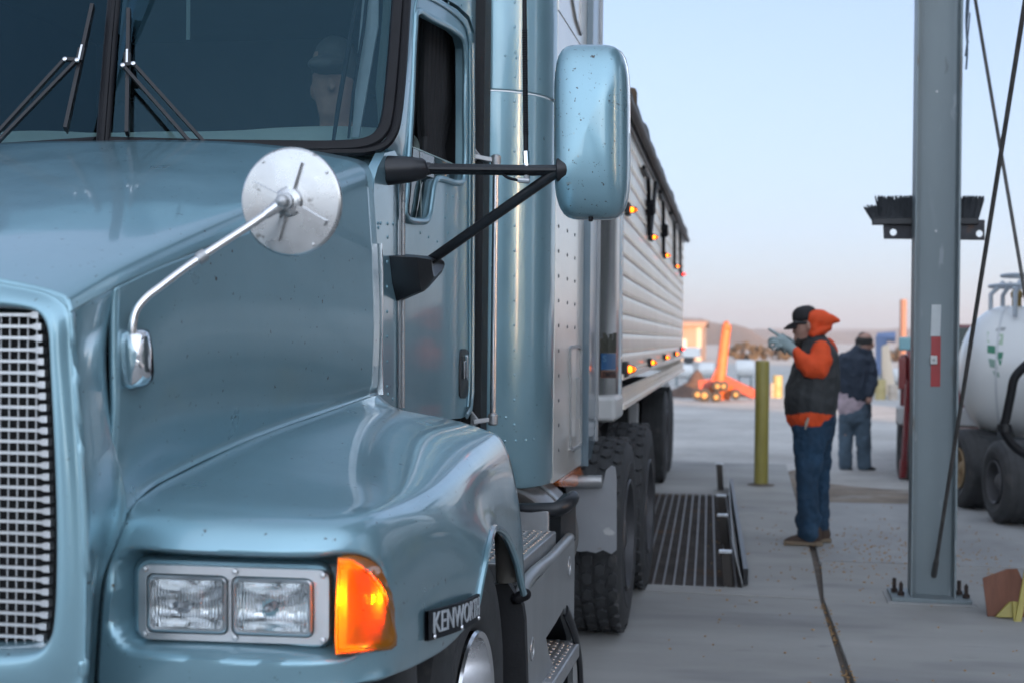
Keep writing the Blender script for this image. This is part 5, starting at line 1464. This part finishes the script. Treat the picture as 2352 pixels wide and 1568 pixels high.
def Q2(px, py, dy=0): return atY(px, py, Yb + dy)
MB().tube([Q2(2044, 905), Q2(2034, 830), Q2(2030, 792)], [.2, .17, .16], 12).build("spout_tube", mat("cream_paint", (.70, .58, .44), .5), ba)
MB().tube([Q2(2018, 860), Q2(2022, 800), Q2(2026, 775)], [.10, .14, .2], 10).tube([Q2(2014, 772), Q2(2056, 774)], [.1, .16], 10).build("blue_spout", mat("blue_machine_paint", (.15, .21, .36), .5), ba)
MB().tube([Q2(2012, 908), Q2(2030, 840)], .05, 8).tube([Q2(2058, 908), Q2(2038, 840)], .05, 8).build("auger_leg", galv, ba)
pp_ = B(2073, 845)
tag(MB().tube([(pp_.x, pp_.y, gz), (pp_.x, pp_.y, atY(2073, 688, pp_.y).z)], .22, 10).build("utility_pole", mat("reddish_pole", (.30, .17, .13), .8), loc=(pp_.x, pp_.y, gz)), "thin reddish pole standing far off left of the column", "pole")
# tan shed with a white van body in front of it
Ys = 118
shed = thing("farm_shed", "tan metal shed far behind the trailer's tail", "building", (atY(1570, 830, Ys).x, Ys, gz))
l_, r_ = atY(1440, 780, Ys).x, atY(1611, 780, Ys).x; zt2 = atY(1590, 748, Ys).z
MB().span((l_, Ys, gz), (r_, Ys + 9, zt2)).build("wall", mat("tan_cladding", (.34, .245, .19), .7, 0, 0, .06, .6), shed)
MB().grid([[Vector((l_ - .3, Ys - .3, zt2)), Vector((l_ - .3, Ys + 4.5, zt2 + .45)), Vector((l_ - .3, Ys + 9.3, zt2))], [Vector((r_ + .3, Ys - .3, zt2)), Vector((r_ + .3, Ys + 4.5, zt2 + .45)), Vector((r_ + .3, Ys + 9.3, zt2))]]).build("roof", mat("tan_roof", (.36, .24, .18), .7), shed, solid=.1)
MB().span((r_ - .4, Ys - .02, gz), (r_ + .02, Ys + .1, zt2 - .02)).build("corner_trim", mat("pale_trim", (.6, .45, .36), .6), shed)
MB().span((r_ - 3.0, Ys - .03, gz), (r_ - 1.2, Ys + .05, zt2*.6)).build("shed_door", mat("shed_door_white", (.6, .58, .55), .6), shed)
van = thing("van_body", "white van body parked in front of the tan shed", "trailer", (atY(1580, 835, 100).x, 100, gz))
l2, r2 = atY(1480, 830, 100).x, atY(1607, 830, 100).x
MB().span((l2, 100, gz + .5), (r2, 102.4, atY(1590, 797, 100).z)).build("box", white_t, van, bevel=.05)
for q in (.2, .8):
    MB().lathe((l2 + (r2-l2)*q, 100.1, gz + .4), (0, -1, 0), [(-.2, .4), (.02, .4), (.03, .1), (.03, .001)], 16).build("wheel", tyre_m, van)
# scattered far trees
bark = mat("tree_bark", (.08, .06, .05), .9); leaf = mat("dull_leaves", (.15, .125, .09), .9, 0, 0, .35, .6)
def tree(px, base_y, h, w, label, seed, Yt):
    c = atY(px, 800, Yt); c.z = gz; rnd = random.Random(seed)
    t_ = thing("tree", label, "tree", c, "bare-brown trees beyond the yard")
    tk_ = MB().tube([c, c + Vector((.05, 0, h*.35)), c + Vector((-.05, 0, h*.7))], [.12, .09, .04], 8)
    for i in range(6):
        a = rnd.uniform(0, 6.28); tk_.tube([c + Vector((0, 0, h*(.3 + .05*i))), c + Vector((math.cos(a)*w*.5, math.sin(a)*w*.5, h*(.55 + .06*i)))], [.05, .015], 5)
    tk_.build("trunk", bark, t_)
    cr = MB()
    cl = [(Vector((rnd.uniform(-1, 1)*w*1.0, rnd.uniform(-1, 1)*w*.7, h*(.12 + .62*rnd.random()**1.3))), rnd.uniform(.22, .42)*w) for _ in range(14)]
    for i in range(2200):
        q, r_ = rnd.choice(cl); d = Vector((rnd.gauss(0, 1), rnd.gauss(0, 1), rnd.gauss(0, .8))).normalized()*r_*rnd.random()**.4
        p = c + q + d; s = rnd.uniform(.06, .13)
        u = Vector((rnd.gauss(0, 1), rnd.gauss(0, 1), rnd.gauss(0, 1))).normalized(); v_ = u.orthogonal().normalized()
        cr.add([p - u*s, p + v_*s*.6, p + u*s, p - v_*s*.6], [(0, 1, 2, 3)])
    cr.build("crown", leaf, t_, ang=180)
Yt = 130
for px, h, w, lab, sd_2 in ((1706, 1.75, 1.05, "small brown tree beyond the yard just right of the orange auger", 1), (1738, 1.6, .8, "small brown tree beyond the yard behind the bollard top", 2), (1788, 1.25, 1.3, "low spreading brown tree under the pointing hand", 3), (2058, 1.5, 1.2, "low brown tree between the blue spout and the pole", 6)):
    tree(px, 835, h, w, lab, sd_2, Yt)
# loose grain: in the joint and scattered on the concrete
gr_m = mat("spilled_grain", (.42, .25, .11), .8, 0, 0, .35, 60)
kern = MB(); rnd = random.Random(12)
def kernel(x, y, z, s):
    a = rnd.uniform(0, 6.28); kern.ball((x, y, z + s*.4), (s*rnd.uniform(.7, 1.2), s*rnd.uniform(.6, 1), s*.5), 6)
for i in range(2600):
    u = rnd.random()**.8
    t0, t1 = Vector((j1c[0], j1c[1])), Vector((j1e[0], j1e[1]))
    p = t0.lerp(t1, u); clump = .5 + .5*math.sin(u*34) + .3*math.sin(u*91)
    if rnd.random() > clump: continue
    off = rnd.gauss(.002, .013); kernel(p.x + off, p.y, -.022 if abs(off) < .019 else .004, rnd.uniform(.004, .008))
for i in range(760):
    x, y = rnd.uniform(-.5, 2.6), rnd.uniform(3.2, 14.0)
    if rnd.random() < .55: x = rnd.gauss(.9, .5); y = rnd.gauss(10.8, .9)
    kernel(x, y, .003, rnd.uniform(.004, .010))
tag(kern.build("spilled_grain", gr_m), "golden grain kernels spilled along the concrete joint", "grain", None, 'stuff')
# unseen warehouse-shaped blocker added behind the camera keeps low sun off the yard
whs = thing("sun_blocker", "unseen warehouse-shaped blocker added behind the camera to keep low sun off the yard", "building", (36, -70, gz))
ww = MB()
n = 240
rows = [[Vector((10 + 45*i/n, -60 - .06*(i % 2), z)) for i in range(n+1)] for z in (gz, 11.0)]
ww.grid(rows); ww.grid([[Vector((10 + 45*i/n, -80 + .06*(i % 2), z)) for i in range(n+1)] for z in (gz, 11.0)])
ww.span((10, -79.9, gz), (10.05, -60.1, 11)).span((54.95, -79.9, gz), (55, -60.1, 11))
ww.build("wall", mat("blocker_cladding", (.42, .43, .44), .5, .5, 0, .08, .4), whs, ang=10)
MB().grid([[Vector((9.5, -59.5, 11)), Vector((9.5, -70, 14.5)), Vector((9.5, -80.5, 11))], [Vector((55.5, -59.5, 11)), Vector((55.5, -70, 14.5)), Vector((55.5, -80.5, 11))]]).build("roof", mat("blocker_roof", (.35, .36, .38), .5, .5), whs, solid=.1, ang=10)

# the unloading shed the column belongs to: lean-to roof and side wall beyond the right of the view, and added bin-shaped sun reflectors past its opening
shd = thing("unloading_shed", "dark corrugated unloading shed standing right of the grey column", "building", (5.6, 0, gz))
clad = mat("dark_green_cladding", (.13, .15, .145), .6, .2, 0, .12, .5)
def corr(mb, x, ya, yb, za, zb, n):
    rows = [[Vector((x + .04*(i % 4 > 1), ya + (yb-ya)*i/n, z)) for i in range(n+1)] for z in (za, zb)]
    mb.grid(rows)
w1 = MB(); corr(w1, 5.6, -3, 2.4, gz, 4.4, 80); corr(w1, 5.6, 8.6, 20, gz, 6.2, 160); corr(w1, 7.0, -3, 2.4, gz, 4.4, 40); corr(w1, 7.0, 8.6, 20, gz, 6.2, 80)
w1.span((5.65, 19.95, gz), (7, 20, 6.2)).span((5.65, -3, gz), (7, -2.95, 4.4)).span((5.65, 2.35, gz), (7, 2.4, 4.4)).span((5.65, 8.6, gz), (7, 8.65, 4.4))
w1.build("wall", clad, shd, ang=10)
rf_ = MB().span((.85, 4.0, 6.35), (7.2, 9.3, 6.5)).span((5.5, 9.4, 6.2), (7.2, 20.2, 6.33)).span((5.5, -3.2, 4.4), (7.2, 2.5, 4.53)); rf_.build("roof", mat("shed_roof_sheet", (.16, .17, .17), .6, .3), shd)
for yy in (4.1,): MB().span((5.3, yy, gz), (5.5, yy + .2, 6.35)).build("post", galv, shd)
MB().poly([Vector((5.58, y, z)) for y, z in ((14, .0), (17.5, .0), (17.5, 3.6), (14, 3.6))], (.03, 0, 0)).build("sliding_door", mat("pale_sliding_door", (.42, .43, .42), .6), shd)
glint_m = mat("dull_reflector_metal", (.5, .5, .5), .45, .3, 0, .08, .6)
glint_m = mat("bright_reflector_metal", (.75, .73, .70), .42, 1, 0, .05, .5)
for x, y, r_, h_ in ((33, 4.5, 9.0, 16), (36, 25, 8.0, 14)):  # added out of view so the low sun glints on the sleeper corner
    bn = thing("glint_reflector", "unseen bin-shaped reflector added to glint on the truck, " + ("right of the shed opening" if y < 10 else "beyond the far end of the shed"), "reflector", (x, y, gz))
    MB().lathe((x, y, gz), (0, 0, 1), [(0, r_), (h_, r_)], 96).build("reflector_wall", glint_m, bn)
    MB().lathe((x, y, gz + h_), (0, 0, 1), [(0, r_ + .15), (3.4, .6), (3.8, .6), (3.8, .001)], 64).build("reflector_roof", glint_m, bn)
# ------------------------------------------------------------------ people
skin = mat("skin", (.44, .26, .20), .55, 0, 0, .12, 14, .03, 90)
hair_m = mat("dark_hair", (.03, .024, .02), .7, 0, 0, .3, 30, .2, 120)
jeans_m = mat("blue_jeans", (.011, .041, .082), .85, 0, 0, .4, 5, .3, 26, [((.035, .08, .13), 3.5, .40, .6)])
orange_h = mat("hi_vis_orange_fleece", (.80, .085, .016), .8, 0, 0, .12, 6, .25, 14)
vest_m = mat("charcoal_vest", (.034, .038, .041), .7, 0, 0, .15, 6, .25, 12)
glove_m = mat("grey_glove", (.33, .42, .43), .75, 0, 0, .1, 20)
boot_m = mat("brown_work_boot", (.06, .035, .024), .75, 0, 0, .3, 14, .1, 40)
sole_m = mat("tan_boot_sole", (.20, .15, .10), .8)
cap_m = mat("black_cap", (.015, .015, .017), .75, 0, 0, .1, 20)

f0 = atZ(1852, 1246, .004)
Y1 = f0.y
man = thing("person", "man in charcoal vest over orange hooded sweatshirt, black cap and glove, hand raised", "person", f0)
K = (f0 - CAM).dot(fw) / FPX
def H(px, py, dy=0.0): return atY(px, py, Y1 + dy)
WR = bpy.data.textures.new('cloth_folds', 'CLOUDS'); WR.noise_scale = .075; WR.noise_depth = 2
def blob(parts, name, m_, parent, vox=.012, rl=5, wr=0):
    mb = MB()
    for pts, rads in parts: mb.tube([Vector(p) for p in pts], rads, 14, side=(0, 1, 0), dome=True)
    o = mb.build(name, m_, parent, remesh=vox, relax=rl)
    if wr:
        q = o.modifiers.new("wrinkle", 'DISPLACE'); q.texture = WR; q.strength = wr; q.mid_level = .5; q.texture_coords = 'LOCAL'
    return o
def k(*r): return [(a*1.0, b*K) for a, b in r]        # (half depth in metres, half width in view units)
# body: head, neck, hands of one continuous surface under the clothes
bodyp = [
 ([H(1866, 800), H(1862, 786), H(1856, 772)], [(.06, .06), (.058, .058), (.06, .06)]),
 ([H(1852, 778), H(1850, 758), H(1850, 738), H(1852, 722)], [(.055, .075), (.072, .095), (.078, .100), (.066, .086)]),
 ([H(1838, 785), H(1836, 778)], [(.035, .035), (.045, .045)]),
 ([H(1829, 752), H(1822, 762), H(1829, 768)], [(.012, .012), (.018, .016), (.014, .014)]),
 ([H(1828, 774), H(1832, 776)], [(.02, .012), (.02, .012)]),
 ([H(1858, 742, -.08), H(1859, 756, -.08)], [(.014, .022), (.012, .018)]),
 ([H(1866, 800), H(1872, 850), H(1868, 930), H(1868, 980)], [(.10, .06), (.17, .11), (.16, .13), (.14, .11)]),
 ([H(1866, 980, -.09), H(1855, 1090, -.12), H(1858, 1225, -.11)], [(.07, .07), (.05, .05), (.04, .04)]),
 ([H(1876, 980, .09), H(1884, 1090, .12), H(1887, 1220, .115)], [(.06, .06), (.045, .045), (.038, .038)]),
 ([H(1890, 815, -.18), H(1878, 846, -.23), H(1860, 846, -.24), H(1828, 808, -.24)], [(.04, .04), (.045, .045), (.045, .045), (.03, .03)]),
 ([H(1890, 815, .18), H(1878, 846, .23), H(1862, 846, .235), H(1834, 813, .185)], [(.04, .04), (.045, .045), (.045, .045), (.03, .03)]),
]
blob(bodyp, "body", skin, man, .011, 3)
# gloves: palm, four bent fingers of different length and the thumb
gp_ = [
 ([H(1826, 807, -.24), H(1814, 797, -.24), H(1800, 787, -.25), H(1790, 780, -.25)], [(.036, .042), (.034, .038), (.030, .048), (.026, .046)]),
 ([H(1794, 774, -.245), H(1783, 766, -.255), H(1774, 761, -.26), H(1767, 756, -.26)], [(.013, .015), (.012, .013), (.011, .012), (.010, .010)]),
 ([H(1788, 780, -.275), H(1776, 776, -.285), H(1768, 779, -.28), H(1766, 786, -.265)], [.0135, .0125, .012, .011]),
 ([H(1788, 787, -.28), H(1776, 785, -.292), H(1767, 789, -.285), H(1768, 796, -.27)], [.0135, .0125, .012, .011]),
 ([H(1791, 794, -.275), H(1781, 794, -.287), H(1773, 797, -.28), H(1775, 802, -.268)], [.012, .0115, .011, .010]),
 ([H(1800, 796, -.225), H(1791, 801, -.205), H(1783, 801, -.2)], [.016, .014, .012]),
]
blob([(a, [(x, x) if not isinstance(x, tuple) else x for x in b]) for a, b in gp_], "glove", glove_m, man, .0055, 2)
gp2 = [(a, b) for a, b in gp_]
blob([([p + Vector((.10, .43, -.035)) for p in a], [(x, x) if not isinstance(x, tuple) else x for x in b]) for a, b in gp2], "glove", glove_m, man, .0055, 2)
# hooded sweatshirt: sleeves, hem, thrown-back hood
blob([
 ([H(1887, 802, -.17), H(1884, 828, -.215), H(1876, 845, -.235), H(1860, 845, -.245), H(1842, 826, -.245), H(1828, 808, -.24)], k((.07, 22), (.08, 29), (.08, 30), (.072, 24), (.062, 18), (.05, 13))),
 ([H(1893, 800, .16), H(1891, 828, .215), H(1882, 848, .235), H(1862, 848, .24), H(1846, 830, .21), H(1834, 813, .185)], k((.085, 30), (.09, 36), (.085, 34), (.075, 24), (.062, 18), (.05, 13))),
 ([H(1880, 790), H(1876, 850), H(1868, 890), H(1864, 915)], k((.13, 24), (.19, 38), (.19, 46), (.19, 50))),
 ([H(1863, 934), H(1861.5, 941), H(1861, 945)], k((.22, 54), (.232, 58.5), (.23, 58))),
], "hooded_sweatshirt", orange_h, man, .012, 4, .03)
blob([
 ([H(1864, 772), H(1870, 755), H(1874, 728), H(1872, 716)], k((.10, 9), (.115, 12), (.10, 10), (.06, 7))),
 ([H(1872, 735), H(1895, 735), H(1912, 735), H(1926, 737)], k((.11, 27), (.10, 22), (.07, 12), (.03, 4))),
 ([H(1866, 768), H(1888, 760), H(1904, 752)], k((.12, 12), (.12, 12), (.07, 8))),
], "hood", orange_h, man, .011, 3, .02)
# vest: sleeveless shell
blob([
 ([H(1873, 778), H(1876, 792), H(1880, 812), H(1874, 850), H(1867, 890), H(1863, 912), H(1862, 929)], k((.11, 24), (.18, 34), (.225, 46), (.235, 56), (.24, 61), (.245, 62), (.243, 62))),
 ([H(1852, 796), H(1850, 782)], k((.07, 9), (.06, 8))),
 ([H(1838, 870), H(1828, 905), H(1826, 928)], k((.18, 24), (.19, 26), (.18, 24))),
], "vest", vest_m, man, .013, 4, .03)
# shoulder openings: orange sleeve tops show outside the vest
# jeans
blob([
 ([H(1866, 940), H(1868, 965), H(1868, 985)], k((.185, 53), (.19, 53), (.18, 50))),
 ([H(1862, 985, -.09), H(1858, 1040, -.11), H(1855, 1090, -.12), H(1855, 1150, -.12), H(1857, 1195, -.115), H(1858, 1222, -.11)], k((.105, 43), (.092, 35), (.078, 27), (.076, 24), (.078, 24), (.08, 26))),
 ([H(1876, 985, .09), H(1881, 1040, .11), H(1884, 1090, .12), H(1886, 1150, .12), H(1887, 1195, .115), H(1887, 1214, .115)], k((.105, 42), (.09, 30), (.075, 23), (.07, 19), (.07, 18), (.072, 19))),
 ([H(1856, 1192, -.10), H(1858, 1200, -.10)], k((.088, 31), (.085, 31))),
], "jeans", jeans_m, man, .010, 3, .032)
for dx, dy, py in ((0, -.10, 1240), (20, .10, 1232)):
    blob([([H(1868 + dx, 1216, dy), H(1868 + dx, py - 6, dy)], [(.052, .062), (.05, .07)]), ([H(1872 + dx, py - 2, dy), H(1845 + dx, py - 3, dy), H(1820 + dx, py - 1, dy), H(1808 + dx, py + 2, dy)], [(.046, .05), (.05, .045), (.052, .032), (.045, .024)])], "boot", boot_m, man, .009, 2)
    z0 = .004
    so2 = [H(1895 + dx*.5, py, dy + a) for a in (-.04, .04)] 
    pts = []
    for px, w_ in ((1800, .03), (1808, .046), (1822, .053), (1845, .046), (1868, .042), (1884, .042), (1890, .03)):
        pts.append((px + dx, w_))
    loop = [Vector((H(px, py, dy).x, Y1 + dy - w_, z0)) for px, w_ in pts] + [Vector((H(px, py, dy).x, Y1 + dy + w_, z0)) for px, w_ in reversed(pts)]
    MB().poly(loop, (0, 0, .032)).build("boot_sole", sole_m, man, bevel=.006)
# cap with a curved peak, glasses, beard
capm = MB()
rows = []
c = H(1850, 733); t_ax = (H(1846, 705) - H(1852, 735)).normalized(); f_ax = (H(1820, 728) - H(1876, 738)); f_ax = (f_ax - t_ax*f_ax.dot(t_ax)).normalized()
for hgt_, r_ in ((-.012, 1.0), (.03, 1.0), (.06, .93), (.085, .75), (.10, .45), (.105, .02)):
    rows.append([c + t_ax*hgt_ + f_ax*math.cos(2*math.pi*i/24)*.098*r_ + Vector((0, 1, 0))*math.sin(2*math.pi*i/24)*.083*r_ for i in range(24)])
capm.grid(rows, closed=True)
pk_ = []
for i in range(9):
    a = R(-62 + 124*i/8); base = c + f_ax*math.cos(a)*.097 + Vector((0, 1, 0))*math.sin(a)*.082 + t_ax*(-.004)
    tip = c + f_ax*(.097*math.cos(a) + .082*math.cos(a)) + Vector((0, 1, 0))*math.sin(a)*.080 - t_ax*(.040 + .02*abs(math.sin(a)))
    pk_.append([base, base.lerp(tip, .5) + t_ax*.006, tip])
capm.grid(pk_)
capm.build("cap", cap_m, man, solid=.006, ang=60)
MB().tube([H(1826, 741, -.06), H(1824, 741, -.02), H(1824, 741, .02), H(1826, 741, .06)], [(.02, .012)]*4, 10, side=(0, 0, 1), dome=True).tube([H(1828, 741, -.068), H(1856, 742, -.083)], [(.012, .006)]*2, 8, side=(0, 0, 1)).build("sunglasses", black_plastic, man)
blob([([H(1834, 776), H(1836, 788), H(1840, 798)], [(.045, .026), (.048, .036), (.032, .028)]), ([H(1842, 782), H(1854, 778), H(1860, 766)], [(.066, .022), (.072, .018), (.076, .010)])], "beard", hair_m, man, .010, 2)
kr = MB().tube([H(1858, 950, -.2), H(1856, 962, -.215), H(1852, 972, -.215), H(1850, 985, -.21)], [.006, .009, .012, .006], 8); kr.build("belt_clip", mat("pale_cord", (.4, .36, .3), .6), man)

# second man, standing on the gravel with his back half turned
f2 = atZ(1962, 1078, gz)
Y2 = f2.y
man2 = thing("person", "man in dark blue jacket, plaid shirt tail and faded jeans seen from behind", "person", f2)
K2 = (f2 - CAM).dot(fw) / FPX
def H2(px, py, dy=0.0): return atY(px, py, Y2 + dy)
def k2(*r): return [(a, b*K2) for a, b in r]
jk = mat("dark_blue_jacket", (.022, .034, .055), .8, 0, 0, .2, 5, .3, 12)
blob([
 ([H2(1978, 812), H2(1984, 800), H2(1988, 790)], k2((.06, 12), (.06, 11), (.06, 11))),
 ([H2(1985, 804), H2(1986, 790), H2(1986, 776)], k2((.07, 14), (.085, 19), (.075, 17))),
 ([H2(2003, 788, -.03), H2(2006, 793, -.03), H2(2004, 798, -.03)], k2((.02, 3), (.024, 4), (.02, 3))),
 ([H2(1970, 815), H2(1965, 870), H2(1962, 930)], k2((.1, 20), (.13, 30), (.12, 30))),
 ([H2(1945, 930), H2(1943, 1000), H2(1943, 1065)], k2((.07, 14), (.055, 10), (.045, 8))),
 ([H2(1982, 930), H2(1984, 1000), H2(1984, 1065)], k2((.07, 14), (.055, 10), (.045, 8))),
 ([H2(1998, 830, -.05), H2(2003, 880, -.1), H2(1996, 920, -.15)], k2((.05, 9), (.045, 8), (.04, 7))),
], "body", skin, man2, .014, 3)
blob([
 ([H2(1972, 808), H2(1968, 822), H2(1966, 850), H2(1964, 885), H2(1964, 908)], k2((.10, 20), (.17, 38), (.18, 43), (.18, 42), (.17, 38))),
 ([H2(1995, 822, -.02), H2(2002, 850, -.06), H2(2004, 880, -.1), H2(1997, 905, -.14)], k2((.075, 14), (.07, 14), (.06, 12), (.055, 10))),
 ([H2(1938, 822, .02), H2(1935, 850, .04), H2(1936, 880, .04), H2(1942, 905, .0)], k2((.075, 14), (.07, 13), (.06, 11), (.055, 10))),
 ([H2(1984, 806), H2(1990, 812)], k2((.09, 18), (.08, 16))),
], "jacket", jk, man2, .013, 4, .035)
blob([([H2(1960, 905), H2(1958, 925), H2(1957, 938)], k2((.16, 37), (.165, 37), (.165, 34)))], "plaid_shirt", mat("plaid_shirt", (.50, .40, .44), .8, 0, 0, .45, 7), man2, .014, 3)
blob([
 ([H2(1964, 930), H2(1964, 955)], k2((.15, 37), (.155, 38))),
 ([H2(1946, 955, .02), H2(1943, 1000, .02), H2(1942, 1040), H2(1942, 1068)], k2((.10, 20), (.08, 17), (.075, 16), (.075, 16))),
 ([H2(1980, 955, -.02), H2(1983, 1000, -.02), H2(1984, 1040), H2(1985, 1068)], k2((.10, 20), (.08, 18), (.075, 17), (.075, 17))),
], "jeans", mat("faded_jeans", (.085, .13, .175), .85, 0, 0, .35, 5, .2, 20), man2, .013, 3, .03)
for px, dx in ((1942, 4), (1987, 18)):
    blob([([H2(px, 1066), H2(px, 1072)], k2((.05, 9), (.05, 9))), ([H2(px - 6, 1073), H2(px + 6 + dx*.4, 1074), H2(px + 12 + dx*.6, 1076)], k2((.05, 6), (.048, 5), (.03, 3)))], "shoe", mat("dark_shoe", (.02, .02, .022), .6), man2, .011, 2)
blob([([H2(1985, 786), H2(1984, 778), H2(1984, 773)], k2((.09, 21), (.088, 20), (.06, 14)))], "knit_cap", mat("dark_knit_cap", (.035, .032, .03), .9, 0, 0, .3, 20), man2, .012, 2)
blob([([H2(1974, 796), H2(1978, 790)], k2((.07, 9), (.08, 11)))], "hair", mat("grey_hair", (.18, .16, .14), .8, 0, 0, .3, 30), man2, .012, 2)
MB().tube([H2(1984, 791, -.088), H2(2004, 790, -.06)], .008, 6).build("glasses_arm", black_plastic, man2)

# the driver, dimly seen through the windscreen
hd0 = atY(768, 195, 4.92)
drv_ = thing("person", "driver in a dark jacket sitting inside the cab behind the windscreen", "person", (hd0.x, hd0.y, 1.2))
def V3(x, y, z): return hd0 + Vector((x, y, z))
blob([
 ([V3(0, .04, -.22), V3(0, .02, -.12)], [(.06, .06), (.06, .06)]),
 ([V3(.0, .0, -.09), V3(0, 0, 0), V3(-.01, .01, .08)], [(.075, .06), (.095, .078), (.09, .075)]),
 ([V3(.02, -.095, -.01), V3(.025, -.11, -.03)], [(.014, .012), (.018, .016)]),
 ([V3(-.08, .0, -.01), V3(-.08, .0, -.04)], [(.02, .012), (.016, .01)]),
 ([V3(-.02, .1, -.25), V3(-.02, .12, -.5), V3(-.02, .08, -.8)], [(.12, .2), (.13, .2), (.14, .2)]),
 ([V3(.17, .06, -.28), V3(.24, -.05, -.52), V3(.10, -.26, -.42)], [(.05, .05), (.045, .045), (.035, .035)]),
 ([V3(.10, -.26, -.42), V3(.06, -.32, -.38), V3(.03, -.33, -.37)], [(.03, .04), (.02, .045), (.018, .03)]),
], "body", skin, drv_, .012, 3)
blob([
 ([V3(-.02, .1, -.22), V3(-.02, .12, -.35), V3(-.02, .12, -.55), V3(-.02, .08, -.82)], [(.10, .15), (.15, .235), (.155, .23), (.16, .23)]),
 ([V3(.18, .06, -.28), V3(.255, -.05, -.52), V3(.12, -.24, -.43)], [(.07, .07), (.06, .06), (.045, .045)]),
 ([V3(-.22, .06, -.28), V3(-.28, -.05, -.52), V3(-.14, -.24, -.43)], [(.07, .07), (.06, .06), (.045, .045)]),
], "jacket", mat("driver_dark_jacket", (.03, .032, .036), .8, 0, 0, .2, 8), drv_, .014, 3)
blob([([V3(0, .01, .05), V3(0, .01, .10)], [(.105, .088), (.09, .078)]), ([V3(0, -.10, .055), V3(0, -.16, .045)], [(.035, .07), (.02, .05)])], "cap", mat("driver_cap", (.10, .10, .10), .8), drv_, .01, 2)

# ------------------------------------------------------------------ thin dusty air over the whole yard and out to the hills
hz_b = MB().span((-3400, -120, -3), (3400, 3800, 75))
hzm = bpy.data.materials.new("dusty_air"); hzm.use_nodes = True
nt = hzm.node_tree; N = nt.nodes; N.clear()
o_ = N.new("ShaderNodeOutputMaterial"); pv = N.new("ShaderNodeVolumePrincipled")
pv.inputs["Color"].default_value = (.85, .91, .98, 1); pv.inputs["Density"].default_value = .00048; pv.inputs["Anisotropy"].default_value = .2
nt.links.new(pv.outputs[0], o_.inputs["Volume"])
hz_o = hz_b.build("haze", hzm)
tag(hz_o, kind='stuff')
